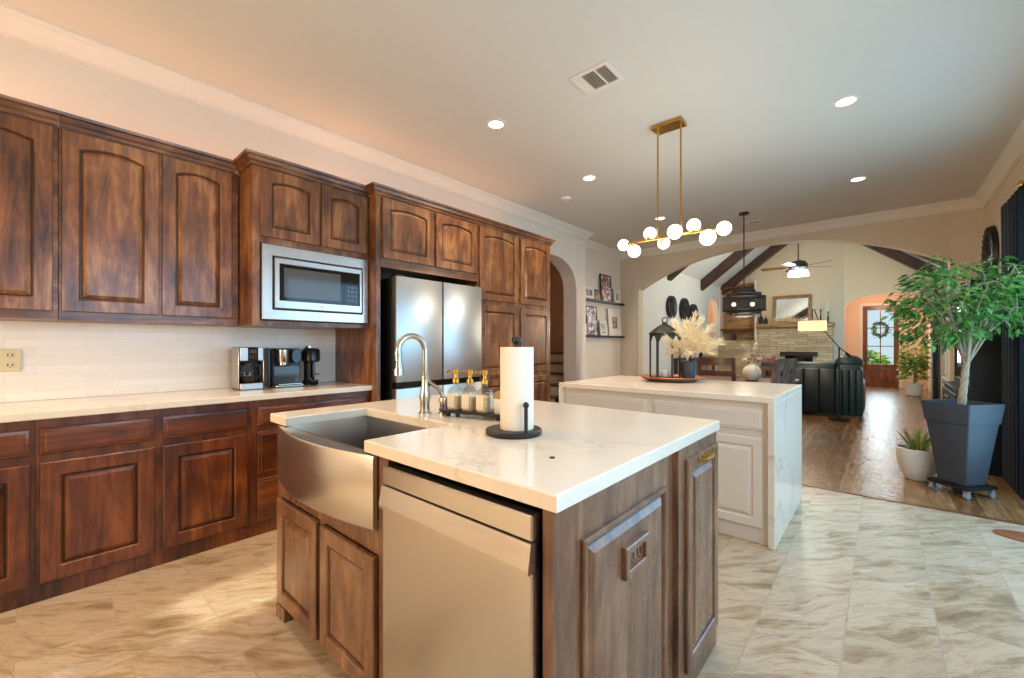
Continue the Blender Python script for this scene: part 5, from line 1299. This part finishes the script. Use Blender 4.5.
# arc floor lamp
t = thing('floor_lamp', 'black boom floor lamp with lit rectangular linen shade', 'floor lamp', (-0.53, 8.72, 0))
b = MB(); b.lathe([(0.145, 0), (0.15, 0.004), (0.15, 0.018), (0.02, 0.028)], (-0.53, 8.72, 0.0), 32); b.build('base', M['black'], t)
b = MB(); b.tube([(-0.53, 8.72, 0.02), (-0.53, 8.72, 1.20)], 0.012, 10); b.build('pole', M['black'], t)
b = MB(); b.tube([(-0.40, 8.74, 1.06), (-0.53, 8.72, 1.195), (-0.78, 8.68, 1.55), (-0.855, 8.66, 1.83), (-0.88, 8.66, 1.84), (-0.885, 8.66, 1.66)], 0.008, 8); b.tube([(-0.445, 8.733, 1.105), (-0.385, 8.742, 1.043)], 0.022, 10); b.build('boom', M['black'], t)
b = MB(); b.box(-1.07, -0.70, 8.53, 8.79, 1.475, 1.635, 0.004); b.build('lamp_shade', M['lampshade'], t)
light('floor_lamp_glow', 'POINT', (-0.885, 8.66, 1.36), 4, (1, 0.74, 0.45), 0.1)
# console with small things
t = thing('console_table', 'narrow dark console against the plate wall', 'console', (-3.35, 10.5, 0))
b = MB(); b.box(-3.56, -3.16, 9.6, 11.4, 0.90, 0.94, 0.004); b.build('top', M['chair'], t)
for y in (9.66, 11.34):
    for x in (-3.52, -3.20): b = MB(); b.box(x-0.03, x+0.03, y-0.03, y+0.03, 0, 0.90); b.build('leg', M['chair'], t)
b = MB(); b.box(-3.54, -3.18, 9.7, 11.3, 0.2, 0.235); b.build('shelf', M['chair'], t)
for y, h, mm, lab in ((9.9, 0.27, 'slate', 'tall dark bottle on the console near the arch'), (10.12, 0.17, 'ceramic', 'white jar on the console'), (10.75, 0.2, 'black', 'dark round-bodied jar on the console')):
    b = MB(); b.lathe([(0.05, 0), (0.06, 0.02), (0.058, h*0.6), (0.025, h*0.8), (0.025, h)], (-3.34, y, 0.941), 16); tag(b.build('jar', M[mm]), lab, 'jar')
t = thing('console_plant', 'small leafy plant in a white pot on the console', 'potted plant', (-3.34, 10.42, 0.941))
b = MB(); b.lathe([(0.06, 0), (0.08, 0.12), (0.07, 0.12), (0.065, 0.10), (0.01, 0.10)], (-3.34, 10.42, 0.941), 18); b.build('pot', M['ceramic'], t)
b = MB()
for i in range(60):
    a = rnd.uniform(0, 2*PI); leaf_quad(b, Vector((-3.34+0.03*math.cos(a), 10.42+0.03*math.sin(a), 1.05)), Vector((math.cos(a), math.sin(a), rnd.uniform(0.2, 1.4))), rnd.uniform(0.06, 0.14), 0.02)
b.build('foliage', M['leaf3'], t, smooth=False)
t = thing('living_curtain', 'dark teal curtain beside the living room window', 'curtain', (0.90, 13.2, 0))
b = MB(); F = []
for z in (0.01, 1.3, 2.45):
    ring = [(0.885+0.03*math.sin(i/40*2*PI*5), 13.02+0.36*i/40, z) for i in range(41)]
    F.append(ring+[(p[0]+0.006, p[1], p[2]) for p in reversed(ring)])
b.ring_stack(F); b.build('panel', M['curtain'], t, angle=80)
b = MB(); b.tube([(0.885, 11.0, 2.48), (0.885, 13.42, 2.48)], 0.012, 8); b.build('rod', M['black'], t)
# entry hall lamp and wreath
t = thing('hall_ceiling_lamp', 'two-bulb ceiling lamp in the warmly lit entry hall', 'ceiling lamp', (-0.05, 15.0, 2.66))
b = MB(); b.lathe([(0.09, -0.0005), (0.09, -0.03), (0.03, -0.04)], (-0.05, 15.0, 2.8), 20); b.tube([(-0.17, 15.0, 2.73), (0.07, 15.0, 2.73)], 0.012, 8); b.tube([(-0.05, 15.0, 2.76), (-0.05, 15.0, 2.73)], 0.012, 8); b.build('fixture', M['black'], t)
for x in (-0.18, 0.08): b = MB(); b.sphere((x, 15.0, 2.685), 0.05, 16); b.build('bulb', M['hallbulb'], t)
light('hall_glow', 'POINT', (-0.05, 15.0, 2.5), 36, (1, 0.76, 0.56), 0.12)
t = thing('wreath', 'dark green wreath hanging on the glazed front door', 'wreath', (-0.04, 16.44, 1.70))
b = MB()
for i in range(420):
    a = rnd.uniform(0, 2*PI); r = 0.17+rnd.gauss(0, 0.03); p = Vector((-0.04+r*math.cos(a)*0.9, 16.45+rnd.uniform(-0.03, 0.03), 1.70+r*math.sin(a)*1.15))
    leaf_quad(b, p, Vector((-math.sin(a)+rnd.uniform(-.6, .6), rnd.uniform(-0.8, 0.2), math.cos(a)+rnd.uniform(-.6, .6))), 0.07, 0.016)
b.build('leaf', M['leaf'], t, smooth=False)
b = MB(); b.tube([(-0.04+0.16*math.cos(2*PI*i/24), 16.45, 1.70+0.2*math.sin(2*PI*i/24)) for i in range(25)], 0.02, 6); b.build('hoop', M['bark'], t)
# garden beyond the door and the window
def bush(x, y, r, h, label):
    t = thing('garden_bush', label, 'bush', (x, y, -0.1))
    b = MB(); b.tube([(x, y, -0.1), (x, y, h*0.5)], 0.06, 8); b.build('stem', M['bark'], t)
    b = MB()
    for i in range(900):
        a = rnd.uniform(0, 2*PI); e = math.asin(rnd.uniform(-1, 1)); k = rnd.uniform(0.7, 1.0)
        d_ = Vector((math.cos(a)*math.cos(e), math.sin(a)*math.cos(e), math.sin(e)))
        leaf_quad(b, Vector((x, y, h*0.55))+Vector((d_.x*r*k, d_.y*r*k, d_.z*h*0.45*k)), d_+Vector((0, 0, rnd.uniform(-.6, .3))), 0.25, 0.07)
    b.build('foliage', M['leaf2'], t, smooth=False)
bush(-0.9, 22.5, 1.0, 1.0, 'pale garden bush seen through the front door glass')
bush(1.5, 23.5, 1.0, 1.3, 'taller garden bush seen at the edge of the front door glass')
